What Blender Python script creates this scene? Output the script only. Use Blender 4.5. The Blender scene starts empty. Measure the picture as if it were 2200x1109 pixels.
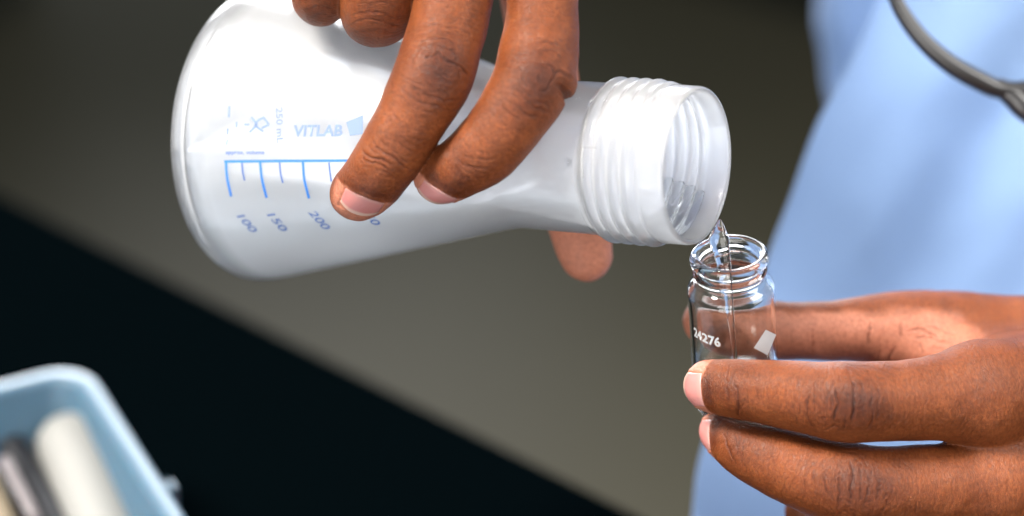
import bpy, bmesh, math, random
import numpy as np
from mathutils import Vector, Matrix
from mathutils.bvhtree import BVHTree

random.seed(4); np.random.seed(4)
SC = bpy.context.scene
COL = SC.collection

# ------------------------------------------------------------------ camera
PITCH = math.radians(30)
S = 0.666                                   # focus distance in metres
cam_data = bpy.data.cameras.new('camera')
cam = bpy.data.objects.new('camera', cam_data); COL.objects.link(cam)
cam.rotation_euler = (math.pi/2 - PITCH, 0, 0)
Rm = np.array(cam.rotation_euler.to_matrix())      # camera axes -> world
cam.location = Rm @ np.array([0, 0, S])
cam_data.lens = 85; cam_data.sensor_width = 36
cam_data.clip_start = .02; cam_data.clip_end = 60
cam_data.dof.use_dof = True
cam_data.dof.focus_distance = S + .004
cam_data.dof.aperture_fstop = 3.6
SC.camera = cam
SC.render.resolution_x = 1024; SC.render.resolution_y = 516
K = 36/85*S*1000/2200                        # mm per photo pixel at the focus distance

# ------------------------------------------------------------------ world, lamps, exposure
world = bpy.data.worlds.new('World'); SC.world = world; world.use_nodes = True
bg = world.node_tree.nodes['Background']
bg.inputs[0].default_value = (.80, .90, 1.0, 1); bg.inputs[1].default_value = .34

def D2W(v):
    return Rm @ np.array(v, float)

def area(name, d, dist, sx, sy, power, colour, target=(0, 0, 0), spread=180):
    l = bpy.data.lights.new(name, 'AREA'); l.shape = 'RECTANGLE'; l.size = sx; l.size_y = sy
    l.energy = power; l.color = colour; l.spread = math.radians(spread)
    o = bpy.data.objects.new(name, l); COL.objects.link(o)
    d = np.array(d, float); d /= np.linalg.norm(d)
    w = D2W(d*dist) + np.array(target)
    o.location = w
    o.rotation_euler = Vector(np.array(target)-w).to_track_quat('-Z', 'Y').to_euler()
    return o
area('window_light', (-.52, .69, .50), 4.0, 1.0, 1.4, 24, (1.0, .94, .86), spread=40)
area('back_fill_light', (-.16, .68, -.72), 3.0, 2.0, 2.0, 27, (.97, .98, 1.0), spread=50)  # added lamp behind the flask, makes its milky wall glow
area('side_light', (.80, .45, .50), 2.4, 1.2, 1.2, 50, (1.0, .97, .93))
area('low_front_fill', (-.35, -.42, .84), 2.6, 1.6, 1.6, 50, (1.0, .98, .96))  # added fill from the camera side, lifts the flask's underside
SC.view_settings.view_transform = 'Standard'; SC.view_settings.look = 'None'
SC.view_settings.gamma = 1; SC.view_settings.exposure = .70
SC.cycles.max_bounces = 48; SC.cycles.diffuse_bounces = 40; SC.cycles.glossy_bounces = 12; SC.cycles.transmission_bounces = 14; SC.cycles.transparent_max_bounces = 48
SC.cycles.use_denoising = True
SC.cycles.sample_clamp_indirect = 6
SC.cycles.blur_glossy = .5

# ------------------------------------------------------------------ helpers
def q(px, py, dd=0.0):
    """photo pixel + millimetres behind the focus plane -> camera-aligned mm (x right, y up, z to camera)"""
    k = (S*1000+dd)/(S*1000)
    return np.array([(px-1100)*K*k, -(py-554.5)*K*k, -dd])
def wpt(p):
    """camera-aligned mm -> world metres"""
    return (np.asarray(p) @ Rm.T)/1000.0
def C(px, py, dd=0.0):
    return wpt(q(px, py, dd))
CAMP = np.array(cam.location)
def ray(px, py):
    d = C(px, py, 0)-CAMP
    return d/np.linalg.norm(d)
def on_plane(px, py, z):
    d = ray(px, py)
    return CAMP + d*((z-CAMP[2])/d[2])

def tag(o, label=None, cat=None, group=None, kind=None):
    if label: o['label'] = label
    if cat: o['category'] = cat
    if group: o['group'] = group
    if kind: o['kind'] = kind
    return o
def empty(name, loc, label=None, cat=None, group=None):
    o = bpy.data.objects.new(name, None); COL.objects.link(o)
    o.empty_display_size = .01; o.location = loc
    bpy.context.view_layer.update()
    return tag(o, label, cat, group)
def mesh_obj(name, verts, faces, mat, parent=None, smooth=True):
    """verts in world metres; the object is parented without moving"""
    me = bpy.data.meshes.new(name)
    me.from_pydata([tuple(v) for v in verts], [], [tuple(f) for f in faces]); me.update()
    return link(name, me, mat, parent, smooth)
def link(name, me, mat, parent=None, smooth=True):
    if smooth: me.polygons.foreach_set('use_smooth', [True]*len(me.polygons))
    o = bpy.data.objects.new(name, me); COL.objects.link(o)
    if mat: me.materials.append(mat)
    if parent:
        o.parent = parent
        m = Matrix.Translation(parent.location) if parent.parent is None else parent.matrix_world
        o.matrix_parent_inverse = parent.matrix_world.inverted()
    return o
def fix_normals(o):
    bm = bmesh.new(); bm.from_mesh(o.data); bmesh.ops.recalc_face_normals(bm, faces=bm.faces)
    bm.to_mesh(o.data); bm.free(); return o

def catmull(P, n):
    """rows of P through a Catmull-Rom spline, about n samples per span"""
    P = np.asarray(P, float); out = []
    Q = np.vstack([2*P[0]-P[1], P, 2*P[-1]-P[-2]])
    for i in range(1, len(Q)-2):
        p0, p1, p2, p3 = Q[i-1], Q[i], Q[i+1], Q[i+2]
        t = np.linspace(0, 1, n, endpoint=False)[:, None]
        out.append(.5*((2*p1)+(-p0+p2)*t+(2*p0-5*p1+4*p2-p3)*t**2+(-p0+3*p1-3*p2+p3)*t**3))
    out.append(P[-1:][:, :])
    return np.vstack(out)

def tube(path, radii, seg=16, flat=None, cap=True):
    """swept tube; path (n,3), radii (n,) or (n,2); returns verts, faces"""
    path = np.asarray(path, float); n = len(path)
    rad = np.asarray(radii, float)
    if rad.ndim == 1: rad = np.stack([rad, rad], 1)
    T = np.gradient(path, axis=0); T /= np.linalg.norm(T, axis=1)[:, None]+1e-12
    ref = np.array(flat if flat is not None else ([0, 0, 1] if abs(T[0][2]) < .9 else [1, 0, 0]), float)
    vs = []; fs = []
    for i in range(n):
        a = ref-T[i]*ref.dot(T[i]); a /= np.linalg.norm(a); ref = a if flat is None else ref
        b = np.cross(T[i], a)
        for j in range(seg):
            t = 2*math.pi*j/seg
            vs.append(path[i]+a*math.cos(t)*rad[i, 0]+b*math.sin(t)*rad[i, 1])
    for i in range(n-1):
        for j in range(seg):
            k = (j+1) % seg
            fs.append((i*seg+j, i*seg+k, (i+1)*seg+k, (i+1)*seg+j))
    if cap:
        fs.append(tuple(range(seg))[::-1]); fs.append(tuple((n-1)*seg+j for j in range(seg)))
    return np.array(vs), fs

def lathe(profile, seg, base, axis, ref, closed=True, rfun=None):
    """profile: list of (r, h[, outer]) in mm; base world point; returns verts, faces"""
    a = np.array(axis)/np.linalg.norm(axis); u = np.array(ref)-a*np.dot(ref, a); u /= np.linalg.norm(u)
    v = np.cross(a, u); n = len(profile); vs = []; fs = []
    for j in range(seg):
        t = 2*math.pi*j/seg; d = u*math.cos(t)+v*math.sin(t)
        for i, p in enumerate(profile):
            r = p[0] + (rfun(i, p, t) if rfun else 0)
            vs.append(base+(d*r+a*p[1])/1000.0)
    for j in range(seg):
        k = (j+1) % seg
        for i in range(n-1+(1 if closed else 0)):
            i2 = (i+1) % n
            fs.append((j*n+i, k*n+i, k*n+i2, j*n+i2))
    return np.array(vs), fs

# ------------------------------------------------------------------ materials
def mat(name):
    m = bpy.data.materials.new(name); m.use_nodes = True
    nt = m.node_tree; b = nt.nodes['Principled BSDF']
    return m, nt, b
def N(nt, typ, **kw):
    n = nt.nodes.new(typ)
    for k, v in kw.items():
        if k.startswith('i_'):
            key = k[2:]; key = int(key) if key.isdigit() else key.replace('_', ' ')
            n.inputs[key].default_value = v
        else: setattr(n, k, v)
    return n
def simple(name, col, rough=.5, spec=.5, bump=0, bscale=200, var=0, vscale=40, **kw):
    m, nt, b = mat(name)
    b.inputs['Base Color'].default_value = (*col, 1); b.inputs['Roughness'].default_value = rough
    b.inputs['Specular IOR Level'].default_value = spec
    for k, v in kw.items(): b.inputs[k.replace('_', ' ')].default_value = v
    tc = N(nt, 'ShaderNodeTexCoord')
    if var:
        nz = N(nt, 'ShaderNodeTexNoise', i_Scale=vscale, i_Detail=4.0)
        nt.links.new(tc.outputs['Object'], nz.inputs['Vector'])
        mx = N(nt, 'ShaderNodeMix', data_type='RGBA')
        mx.inputs[6].default_value = (*[c*(1-var) for c in col], 1); mx.inputs[7].default_value = (*[min(1, c*(1+var)) for c in col], 1)
        nt.links.new(nz.outputs['Fac'], mx.inputs[0]); nt.links.new(mx.outputs[2], b.inputs['Base Color'])
    if bump:
        nz = N(nt, 'ShaderNodeTexNoise', i_Scale=bscale, i_Detail=3.0)
        nt.links.new(tc.outputs['Object'], nz.inputs['Vector'])
        bp = N(nt, 'ShaderNodeBump', i_Strength=bump, i_Distance=.0005)
        nt.links.new(nz.outputs['Fac'], bp.inputs['Height']); nt.links.new(bp.outputs[0], b.inputs['Normal'])
    return m

def skin_material():
    m, nt, b = mat('brown_skin'); L = nt.links.new
    def attr(n): return N(nt, 'ShaderNodeAttribute', attribute_name=n)
    pale, knuck, crease, fc = attr('pale'), attr('knuckle'), attr('crease'), attr('fcoord')
    tc = N(nt, 'ShaderNodeTexCoord')
    n1 = N(nt, 'ShaderNodeTexNoise', i_Scale=90.0, i_Detail=5.0, i_Roughness=.6); L(tc.outputs['Object'], n1.inputs['Vector'])
    n2 = N(nt, 'ShaderNodeTexNoise', i_Scale=900.0, i_Detail=3.0); L(tc.outputs['Object'], n2.inputs['Vector'])
    base = N(nt, 'ShaderNodeValToRGB'); L(n1.outputs['Fac'], base.inputs[0])
    e = base.color_ramp.elements
    e[0].position = .3; e[0].color = (0.1082, 0.02736, 0.00732, 1); e[1].position = .72; e[1].color = (0.1971, 0.05464, 0.01487, 1)
    dk = N(nt, 'ShaderNodeMix', data_type='RGBA', blend_type='MULTIPLY'); dk.inputs[7].default_value = (.46, .37, .34, 1)
    L(knuck.outputs['Fac'], dk.inputs[0]); L(base.outputs[0], dk.inputs[6])
    pl = N(nt, 'ShaderNodeMix', data_type='RGBA'); pl.inputs[7].default_value = (0.3305, 0.1254, 0.0765, 1)
    L(pale.outputs['Fac'], pl.inputs[0]); L(dk.outputs[2], pl.inputs[6])
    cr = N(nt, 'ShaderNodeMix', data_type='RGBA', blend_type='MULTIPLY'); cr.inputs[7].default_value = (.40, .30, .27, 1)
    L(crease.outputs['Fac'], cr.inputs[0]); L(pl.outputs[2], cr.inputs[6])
    sp = N(nt, 'ShaderNodeMix', data_type='RGBA', blend_type='OVERLAY'); sp.inputs[0].default_value = .5
    L(cr.outputs[2], sp.inputs[6]); L(n2.outputs['Fac'], sp.inputs[7])
    b.inputs['Subsurface Weight'].default_value = .12
    b.inputs['Subsurface Radius'].default_value = (1, .35, .2); b.inputs['Subsurface Scale'].default_value = .0016
    b.inputs['Specular IOR Level'].default_value = .23
    rg = N(nt, 'ShaderNodeMapRange', i_1=.3, i_2=.75, i_3=.42, i_4=.54); L(n2.outputs['Fac'], rg.inputs[0]); L(rg.outputs[0], b.inputs['Roughness'])
    # skin lattice: small cells plus lines across the finger
    mp = N(nt, 'ShaderNodeMapping'); mp.inputs['Scale'].default_value = (1.7, .55, 1.0); L(fc.outputs['Vector'], mp.inputs['Vector'])
    wn = N(nt, 'ShaderNodeTexNoise', i_Scale=.7, i_Detail=2.0); L(fc.outputs['Vector'], wn.inputs['Vector'])
    ad = N(nt, 'ShaderNodeVectorMath', operation='MULTIPLY_ADD'); ad.inputs[1].default_value = (1.3, 1.3, 0)
    L(wn.outputs['Color'], ad.inputs[0]); L(mp.outputs[0], ad.inputs[2])
    v1 = N(nt, 'ShaderNodeTexVoronoi', feature='DISTANCE_TO_EDGE', i_Scale=1.15); L(ad.outputs[0], v1.inputs['Vector'])
    v2 = N(nt, 'ShaderNodeTexVoronoi', feature='DISTANCE_TO_EDGE', i_Scale=2.6); L(ad.outputs[0], v2.inputs['Vector'])
    c1 = N(nt, 'ShaderNodeMapRange', i_1=0.0, i_2=.16, i_3=0.0, i_4=1.0); L(v1.outputs['Distance'], c1.inputs[0])
    c2 = N(nt, 'ShaderNodeMapRange', i_1=0.0, i_2=.2, i_3=0.0, i_4=.5); L(v2.outputs['Distance'], c2.inputs[0])
    sm = N(nt, 'ShaderNodeMath', operation='ADD'); L(c1.outputs[0], sm.inputs[0]); L(c2.outputs[0], sm.inputs[1])
    s2 = N(nt, 'ShaderNodeMath', operation='MULTIPLY_ADD', i_1=.3); L(n2.outputs['Fac'], s2.inputs[0]); L(sm.outputs[0], s2.inputs[2])
    bp = N(nt, 'ShaderNodeBump', i_Strength=.55, i_Distance=.00012); L(s2.outputs[0], bp.inputs['Height'])
    L(bp.outputs[0], b.inputs['Normal'])
    ed = N(nt, 'ShaderNodeMath', operation='MULTIPLY_ADD', i_1=-.62, i_2=.62); L(c1.outputs[0], ed.inputs[0])
    e2 = N(nt, 'ShaderNodeMath', operation='MULTIPLY_ADD', i_1=-.7, i_2=.35); L(c2.outputs[0], e2.inputs[0])
    es = N(nt, 'ShaderNodeMath', operation='MAXIMUM'); L(ed.outputs[0], es.inputs[0]); L(e2.outputs[0], es.inputs[1])
    pf = N(nt, 'ShaderNodeMath', operation='MULTIPLY_ADD', i_1=-.65, i_2=1.0); L(pale.outputs['Fac'], pf.inputs[0])
    ef = N(nt, 'ShaderNodeMath', operation='MULTIPLY'); L(es.outputs[0], ef.inputs[0]); L(pf.outputs[0], ef.inputs[1])
    ml = N(nt, 'ShaderNodeMix', data_type='RGBA', blend_type='MULTIPLY'); ml.inputs[7].default_value = (.50, .36, .30, 1)
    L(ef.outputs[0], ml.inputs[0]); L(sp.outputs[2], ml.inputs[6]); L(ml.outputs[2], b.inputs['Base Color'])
    return m

def flask_material():
    """milky, slightly see-through polypropylene"""
    m, nt, b = mat('milky_plastic'); L = nt.links.new
    out = nt.nodes['Material Output']
    b.inputs['Base Color'].default_value = (.985, .988, .995, 1); b.inputs['Roughness'].default_value = .3
    b.inputs['Specular IOR Level'].default_value = .2
    tl = N(nt, 'ShaderNodeBsdfTranslucent'); tl.inputs['Color'].default_value = (.982, .987, .996, 1)
    tr = N(nt, 'ShaderNodeBsdfTransparent'); tr.inputs['Color'].default_value = (.97, .98, 1, 1)
    m1 = N(nt, 'ShaderNodeMixShader', i_0=.90); L(b.outputs[0], m1.inputs[1]); L(tl.outputs[0], m1.inputs[2])
    m2 = N(nt, 'ShaderNodeMixShader', i_0=.30); L(m1.outputs[0], m2.inputs[1]); L(tr.outputs[0], m2.inputs[2])
    gl = N(nt, 'ShaderNodeBsdfGlossy', i_Roughness=.18); fr = N(nt, 'ShaderNodeFresnel', i_IOR=1.40)
    at = N(nt, 'ShaderNodeAttribute', attribute_name='clarity'); mr = N(nt, 'ShaderNodeMapRange', i_3=.42, i_4=.64); L(at.outputs['Fac'], mr.inputs[0]); L(mr.outputs[0], m2.inputs[0])
    m3 = N(nt, 'ShaderNodeMixShader'); L(fr.outputs[0], m3.inputs[0]); L(m2.outputs[0], m3.inputs[1]); L(gl.outputs[0], m3.inputs[2])
    tc = N(nt, 'ShaderNodeTexCoord'); nz = N(nt, 'ShaderNodeTexNoise', i_Scale=55.0, i_Detail=3.0); L(tc.outputs['Object'], nz.inputs['Vector'])
    bp = N(nt, 'ShaderNodeBump', i_Strength=.18, i_Distance=.0012); L(nz.outputs['Fac'], bp.inputs['Height'])
    for n in (gl, b): L(bp.outputs[0], n.inputs['Normal'])
    L(m3.outputs[0], out.inputs[0])
    return m
def glass(name, ior, col=(1, 1, 1), rough=0.0):
    m, nt, b = mat(name)
    b.inputs['Base Color'].default_value = (*col, 1); b.inputs['Transmission Weight'].default_value = 1
    b.inputs['Roughness'].default_value = rough; b.inputs['IOR'].default_value = ior
    return m
def cloth_material():
    m, nt, b = mat('blue_cloth'); L = nt.links.new
    tc = N(nt, 'ShaderNodeTexCoord')
    nz = N(nt, 'ShaderNodeTexNoise', i_Scale=9.0, i_Detail=4.0); L(tc.outputs['Object'], nz.inputs['Vector'])
    r = N(nt, 'ShaderNodeValToRGB'); L(nz.outputs['Fac'], r.inputs[0])
    r.color_ramp.elements[0].color = (0.1866, 0.2907, 0.5019, 1); r.color_ramp.elements[1].color = (0.2142, 0.3213, 0.5263, 1)
    L(r.outputs[0], b.inputs['Base Color']); b.inputs['Roughness'].default_value = .85
    b.inputs['Sheen Weight'].default_value = .15; b.inputs['Specular IOR Level'].default_value = .2
    w = N(nt, 'ShaderNodeTexWave', i_Scale=900.0); L(tc.outputs['Object'], w.inputs['Vector'])
    bp = N(nt, 'ShaderNodeBump', i_Strength=.2, i_Distance=.0003); L(w.outputs['Fac'], bp.inputs['Height']); L(bp.outputs[0], b.inputs['Normal'])
    return m
M = dict(
    skin=skin_material(), flask=flask_material(), glass=glass('clear_glass', 1.43, (.985, 1, .99)),
    water=glass('clear_water', 1.33), cloth=cloth_material(),
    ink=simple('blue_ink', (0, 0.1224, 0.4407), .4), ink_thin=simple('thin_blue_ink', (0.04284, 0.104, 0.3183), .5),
    ink_pale=simple('glare_paled_ink', (0.115, 0.17, 0.285), .5),  # blue print with the washed-out highlight put into its colour
    white_ink=simple('white_enamel', (0.3366, 0.3366, 0.3366), .45),
    bench=simple('black_bench', (0.0003825, 0.0009945, 0.0013), .9, .0, bump=.1, bscale=400),
    floor=simple('olive_grey_floor', (0.04896, 0.04439, 0.02827), .6, .12, var=.10, vscale=2.5),
    dark=simple('dark_cabinet', (0.01301, 0.01606, 0.01377), .5, .3),
    tray=simple('pale_blue_plastic', (0.0495, 0.09337, 0.135), .45, .2, Subsurface_Weight=.15, Subsurface_Scale=.004),
    white_plastic=simple('white_plastic', (0.2025, 0.2025, 0.1935), .4), black_plastic=simple('black_plastic', (.006, .006, .008), .35),
    grey_band=simple('grey_plastic', (0.1224, 0.1071, 0.1109), .4), cream=simple('cream_plastic', (0.2295, 0.1913, 0.1377), .5),
    rim=simple('dark_brown_frame', (0.00816, 0.0068, 0.00612), .30, .6), lens=None,
)
def nail_material():
    m, nt, b = mat('pink_nail'); L = nt.links.new
    at = N(nt, 'ShaderNodeAttribute', attribute_name='nail_length'); r = N(nt, 'ShaderNodeValToRGB'); L(at.outputs['Fac'], r.inputs[0])
    e = r.color_ramp.elements; e[0].position = 0; e[0].color = (0.3795, 0.2019, 0.1775, 1); e[1].position = 1; e[1].color = (0.4039, 0.2571, 0.2019, 1)
    for p, c in ((.22, (0.3672, 0.15, 0.1347, 1)), (.80, (0.3672, 0.1347, 0.1224, 1)), (.90, (0.4161, 0.2693, 0.2203, 1))):
        x = r.color_ramp.elements.new(p); x.color = c
    L(r.outputs[0], b.inputs['Base Color']); b.inputs['Roughness'].default_value = .34; b.inputs['Specular IOR Level'].default_value = .4
    b.inputs['Subsurface Weight'].default_value = .1; b.inputs['Subsurface Scale'].default_value = .001
    tc = N(nt, 'ShaderNodeTexCoord'); w = N(nt, 'ShaderNodeTexNoise', i_Scale=700.0); L(tc.outputs['Object'], w.inputs['Vector'])
    bp = N(nt, 'ShaderNodeBump', i_Strength=.15, i_Distance=.0002); L(w.outputs['Fac'], bp.inputs['Height']); L(bp.outputs[0], b.inputs['Normal'])
    return m
M['nail'] = nail_material()
m_, nt_, b_ = mat('pale_lens')
tr_ = N(nt_, 'ShaderNodeBsdfTransparent'); gl_ = N(nt_, 'ShaderNodeBsdfGlossy', i_Roughness=.05); mx_ = N(nt_, 'ShaderNodeMixShader', i_0=.10)
tr_.inputs['Color'].default_value = (.97, .98, .97, 1)
nt_.links.new(tr_.outputs[0], mx_.inputs[1]); nt_.links.new(gl_.outputs[0], mx_.inputs[2]); nt_.links.new(mx_.outputs[0], nt_.nodes['Material Output'].inputs[0])
M['lens'] = m_
m_, nt_, b_ = mat('still_water')
tr_ = N(nt_, 'ShaderNodeBsdfTransparent'); gl_ = N(nt_, 'ShaderNodeBsdfGlossy', i_Roughness=.02); mx_ = N(nt_, 'ShaderNodeMixShader'); fr_ = N(nt_, 'ShaderNodeFresnel', i_IOR=1.33)
tr_.inputs['Color'].default_value = (.97, .985, .99, 1)
nt_.links.new(fr_.outputs[0], mx_.inputs[0]); nt_.links.new(tr_.outputs[0], mx_.inputs[1]); nt_.links.new(gl_.outputs[0], mx_.inputs[2]); nt_.links.new(mx_.outputs[0], nt_.nodes['Material Output'].inputs[0])
M['still'] = m_

# ------------------------------------------------------------------ setting: floor, dark cabinet, bench
BENCH_Z = -.175; FLOOR_Z = -.98
def sheet(name, z, x0, x1, y0, y1, m):
    o = mesh_obj(name, [(x0, y0, z), (x1, y0, z), (x1, y1, z), (x0, y1, z)], [(0, 1, 2, 3)], m, smooth=False); return o
tag(sheet('floor', FLOOR_Z, -8, 8, -3, 9, M['floor']), kind='structure')

def box(name, lo, hi, m, parent=None, bevel=.004, rot=None):
    bm = bmesh.new(); bmesh.ops.create_cube(bm, size=1)
    lo = np.array(lo); hi = np.array(hi)
    for v in bm.verts: v.co = Vector(((np.array(v.co)+.5)*(hi-lo)+lo))
    if bevel: bmesh.ops.bevel(bm, geom=list(bm.edges), offset=bevel, segments=2, affect='EDGES')
    if rot is not None: bmesh.ops.transform(bm, matrix=rot, verts=bm.verts)
    me = bpy.data.meshes.new(name); bm.to_mesh(me); bm.free()
    return link(name, me, m, parent, smooth=False)

e0 = on_plane(0, 408, BENCH_Z); e1 = on_plane(1395, 1109, BENCH_Z)
ed = (e1-e0)/np.linalg.norm(e1-e0); inn = np.array([ed[1], -ed[0], 0])      # toward the camera
if inn[1] > 0: inn = -inn
ang = math.atan2(ed[1], ed[0])
bench = empty('workbench', (e0[0], e0[1], FLOOR_Z), 'matt black laboratory bench with its edge running across the photo', 'bench')
mid = (e0+e1)/2
Rb = Matrix.Translation((mid[0], mid[1], 0)) @ Matrix.Rotation(ang, 4, 'Z')
sgn = -1
box('worktop', (-1.5, -.75, BENCH_Z-.035), (.95, 0, BENCH_Z), M['bench'], bench, .003, Rb)
box('front_panel', (-1.45, -.06, FLOOR_Z+.1), (.9, -.04, BENCH_Z-.037), M['dark'], bench, .002, Rb)
for lx in (-1.4, .85):
    for ly in (-.7, -.12):
        box('leg', (lx-.025, ly-.025, FLOOR_Z), (lx+.025, ly+.025, BENCH_Z-.037), M['dark'], bench, .002, Rb)

# dark cabinet along the far side of the room
def cabinet(pa, pb, ext0, ext1, depth, height, label):
    f0 = on_plane(*pa, FLOOR_Z); f1 = on_plane(*pb, FLOOR_Z)
    fd = f1-f0; fa = math.atan2(fd[1], fd[0]); fl = np.linalg.norm(fd)
    cab = empty('cabinet', f0, label, 'cabinet')
    Rc = Matrix.Translation(f0) @ Matrix.Rotation(fa, 4, 'Z')
    box('carcass', (-ext0, .02, 0.0), (fl+ext1, depth, height), M['dark'], cab, .003, Rc)
    nd = max(1, round((fl+ext0+ext1)/.6)); wd = (fl+ext0+ext1)/nd
    for k in range(nd):
        d = box('door', (-ext0+k*wd+.004, 0, .06), (-ext0+(k+1)*wd-.004, .019, height-.02), M['dark'], cab, .003, Rc)
        box('handle', (-ext0+(k+.5)*wd-.06, -.025, height-.10), (-ext0+(k+.5)*wd+.06, -.001, height-.085), M['grey_band'], d, .003, Rc)
cabinet((1400, -60), (1700, 32), .2, 1.6, .5, .86, 'dark green-black cabinet on the floor left of the gown, blurred')
cabinet((-60, 85), (70, -5), .5, .05, .4, .7, 'dark cabinet edge in the upper left corner of the photo')

# ------------------------------------------------------------------ conical flask
MC = q(1500, 357, -7); BC = q(549, 285, 67)              # mouth and base centres
FH = np.linalg.norm(MC-BC); FA = (MC-BC)/FH
Fb = wpt(BC); Fax = Rm @ FA; Fref = D2W((0, 1, 0))
R0 = 44.6
def smooth_profile(pts, n=6):
    return [tuple(r) for r in catmull(pts, n)]
outer = [(0, 2.2), (30, 2.0), (36, .6), (39.5, 0), (42.2, .9), (43.9, 2.9), (44.5, 5.6), (44.0, 9)]
outer = outer[:3] + smooth_profile(outer[3:], 4)
cone_top = (22.6, 89.0)
for t in np.linspace(.06, 1, 14): outer.append((44.0+(22.6-44.0)*t, 9+(89-9)*t))
outer += smooth_profile([(22.6, 89), (21.6, 94), (21.35, 99), (21.3, 106), (21.3, FH-27.5)], 4)[1:]
body_n = len(outer)
for h in np.linspace(FH-27, FH-9.2, 60): outer.append((21.3, h))
outer += [(21.3, FH-8.6), (21.9, FH-8.0), (22.0, FH-7.0), (21.8, FH-6.4), (21.75, FH-1.2), (21.5, FH-.3), (21.0, FH)]
wall = 1.15
inner = [(max(r-wall, 0) if h > 6 else max(r-2.4, 0), h if h > 6 else h+1.6) for r, h in outer[1:-2]][::-1]
inner = [(20.4, FH-.3), (20.25, FH-1.0)] + [p for p in inner if p[1] > 2 and p[1] < FH-1.3] + [(0, 4.2)]
profile = [(r, h, 0) for r, h in outer] + [(r, h, 1) for r, h in inner]
PITCH_T = 3.9
def thread(i, p, t):
    h = p[1]; z0, z1 = FH-27, FH-9
    if h < z0 or h > z1: return 0
    ph = ((h-z0)/PITCH_T - t/(2*math.pi)) % 1.0
    w = min(1, (h-z0)/1.6, (z1-h)/1.2)
    ridge = .5-.5*math.cos(2*math.pi*ph); ridge = ridge**1.3
    return (.75+1.1*ridge if p[2] == 0 else .70+.9*ridge)*max(w, 0)
vs, fs = lathe(profile, 176, Fb, Fax, Fref, closed=False, rfun=thread)
flask = empty('conical_flask', Fb, 'milky translucent plastic conical flask with screw neck, tipped to pour', 'flask')
fbody = fix_normals(mesh_obj('body', vs, fs, M['flask'], flask))
hh_ = (np.array([v.co for v in fbody.data.vertices])-Fb)@Fax*1000
ca_ = fbody.data.attributes.new('clarity', 'FLOAT', 'POINT'); ca_.data.foreach_set('value', np.where((hh_ > 2.5), np.clip((11.5-hh_)/2.5, 0, 1), .3).astype(np.float32))
flask_bvh = BVHTree.FromPolygons([tuple(v) for v in vs], fs)

def decal(name, polys2, m, parent, bvh, off=.00014, label=None):
    """polys2: list of (pixel verts, faces) laid on the surface where they are printed"""
    V = []; F = []
    for pv, pf in polys2:
        o = len(V); idx = {}
        for i, (x, y) in enumerate(pv):
            loc, nor, _, _ = bvh.ray_cast(Vector(CAMP), Vector(ray(x, y)))
            if loc is None: continue
            if nor.dot(Vector(ray(x, y))) > 0: nor = -nor
            idx[i] = len(V); V.append(loc+nor*off)
        for f in pf:
            if all(i in idx for i in f): F.append([idx[i] for i in f])
    ob = mesh_obj(name, V, F, m, parent, smooth=True)
    if label: ob['label'] = label
    return ob
def stroke(pts, w, n=14):
    """flat line of pixel width w through the pixel points"""
    P = catmull(pts, n) if len(pts) > 2 else np.linspace(pts[0], pts[1], n)
    P = np.array(P, float); T = np.gradient(P, axis=0); T /= np.linalg.norm(T, axis=1)[:, None]
    Nn = np.stack([-T[:, 1], T[:, 0]], 1); w = np.broadcast_to(np.asarray(w, float), (len(P),))[:, None]
    pv = np.vstack([P+Nn*w/2, P-Nn*w/2]); n_ = len(P)
    return pv, [(i, i+1, n_+i+1, n_+i) for i in range(n_-1)]
def text_polys(s, origin, right, up, bold=0.0, shear=0.0):
    """glyph faces of s; origin/right/up in pixels (right = whole text width, up = digit height)"""
    cu = bpy.data.curves.new('lettering', 'FONT'); cu.body = s; cu.offset = bold; cu.shear = shear; cu.resolution_u = 3
    ob = bpy.data.objects.new('lettering', cu); COL.objects.link(ob)
    bpy.context.view_layer.update()
    me = bpy.data.meshes.new_from_object(ob.evaluated_get(bpy.context.evaluated_depsgraph_get()))
    co = np.array([v.co[:2] for v in me.vertices]); fs_ = [tuple(p.vertices) for p in me.polygons]
    bpy.data.objects.remove(ob); bpy.data.meshes.remove(me); bpy.data.curves.remove(cu)
    lo = co.min(0); hi = co.max(0); co = (co-lo)/(hi-lo)
    o = np.array(origin, float); r = np.array(right, float); u = np.array(up, float)
    return o+co[:, :1]*r+co[:, 1:]*u, fs_

lines = [stroke([(482, 347), (600, 346), (764, 345)], 5.5, 24)]
for pts in ([(486, 346), (488, 380), (497, 422)], [(559, 346), (563, 384), (573, 425)], [(651, 346), (654, 384), (664, 426)]):
    lines.append(stroke(pts, 5.2))
decal('graduation_scale', lines, M['ink'], flask, flask_bvh)
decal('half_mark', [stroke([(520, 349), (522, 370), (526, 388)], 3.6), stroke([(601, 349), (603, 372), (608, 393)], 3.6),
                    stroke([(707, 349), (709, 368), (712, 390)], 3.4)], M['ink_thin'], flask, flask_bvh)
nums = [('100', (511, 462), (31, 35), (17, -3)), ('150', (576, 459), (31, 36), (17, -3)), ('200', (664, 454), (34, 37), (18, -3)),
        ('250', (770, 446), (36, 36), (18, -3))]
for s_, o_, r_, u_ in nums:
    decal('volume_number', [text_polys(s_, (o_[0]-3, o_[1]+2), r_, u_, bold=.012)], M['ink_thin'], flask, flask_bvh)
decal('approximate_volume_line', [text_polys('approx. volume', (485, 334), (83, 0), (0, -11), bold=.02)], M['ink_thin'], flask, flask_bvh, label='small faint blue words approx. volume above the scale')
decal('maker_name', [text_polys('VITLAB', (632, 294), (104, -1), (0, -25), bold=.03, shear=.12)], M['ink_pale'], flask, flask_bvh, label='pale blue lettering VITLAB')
decal('emblem', [(np.array([(744, 263), (780, 248), (780, 288), (752, 292)]), [(0, 1, 2, 3)])], M['ink_pale'], flask, flask_bvh)
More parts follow.
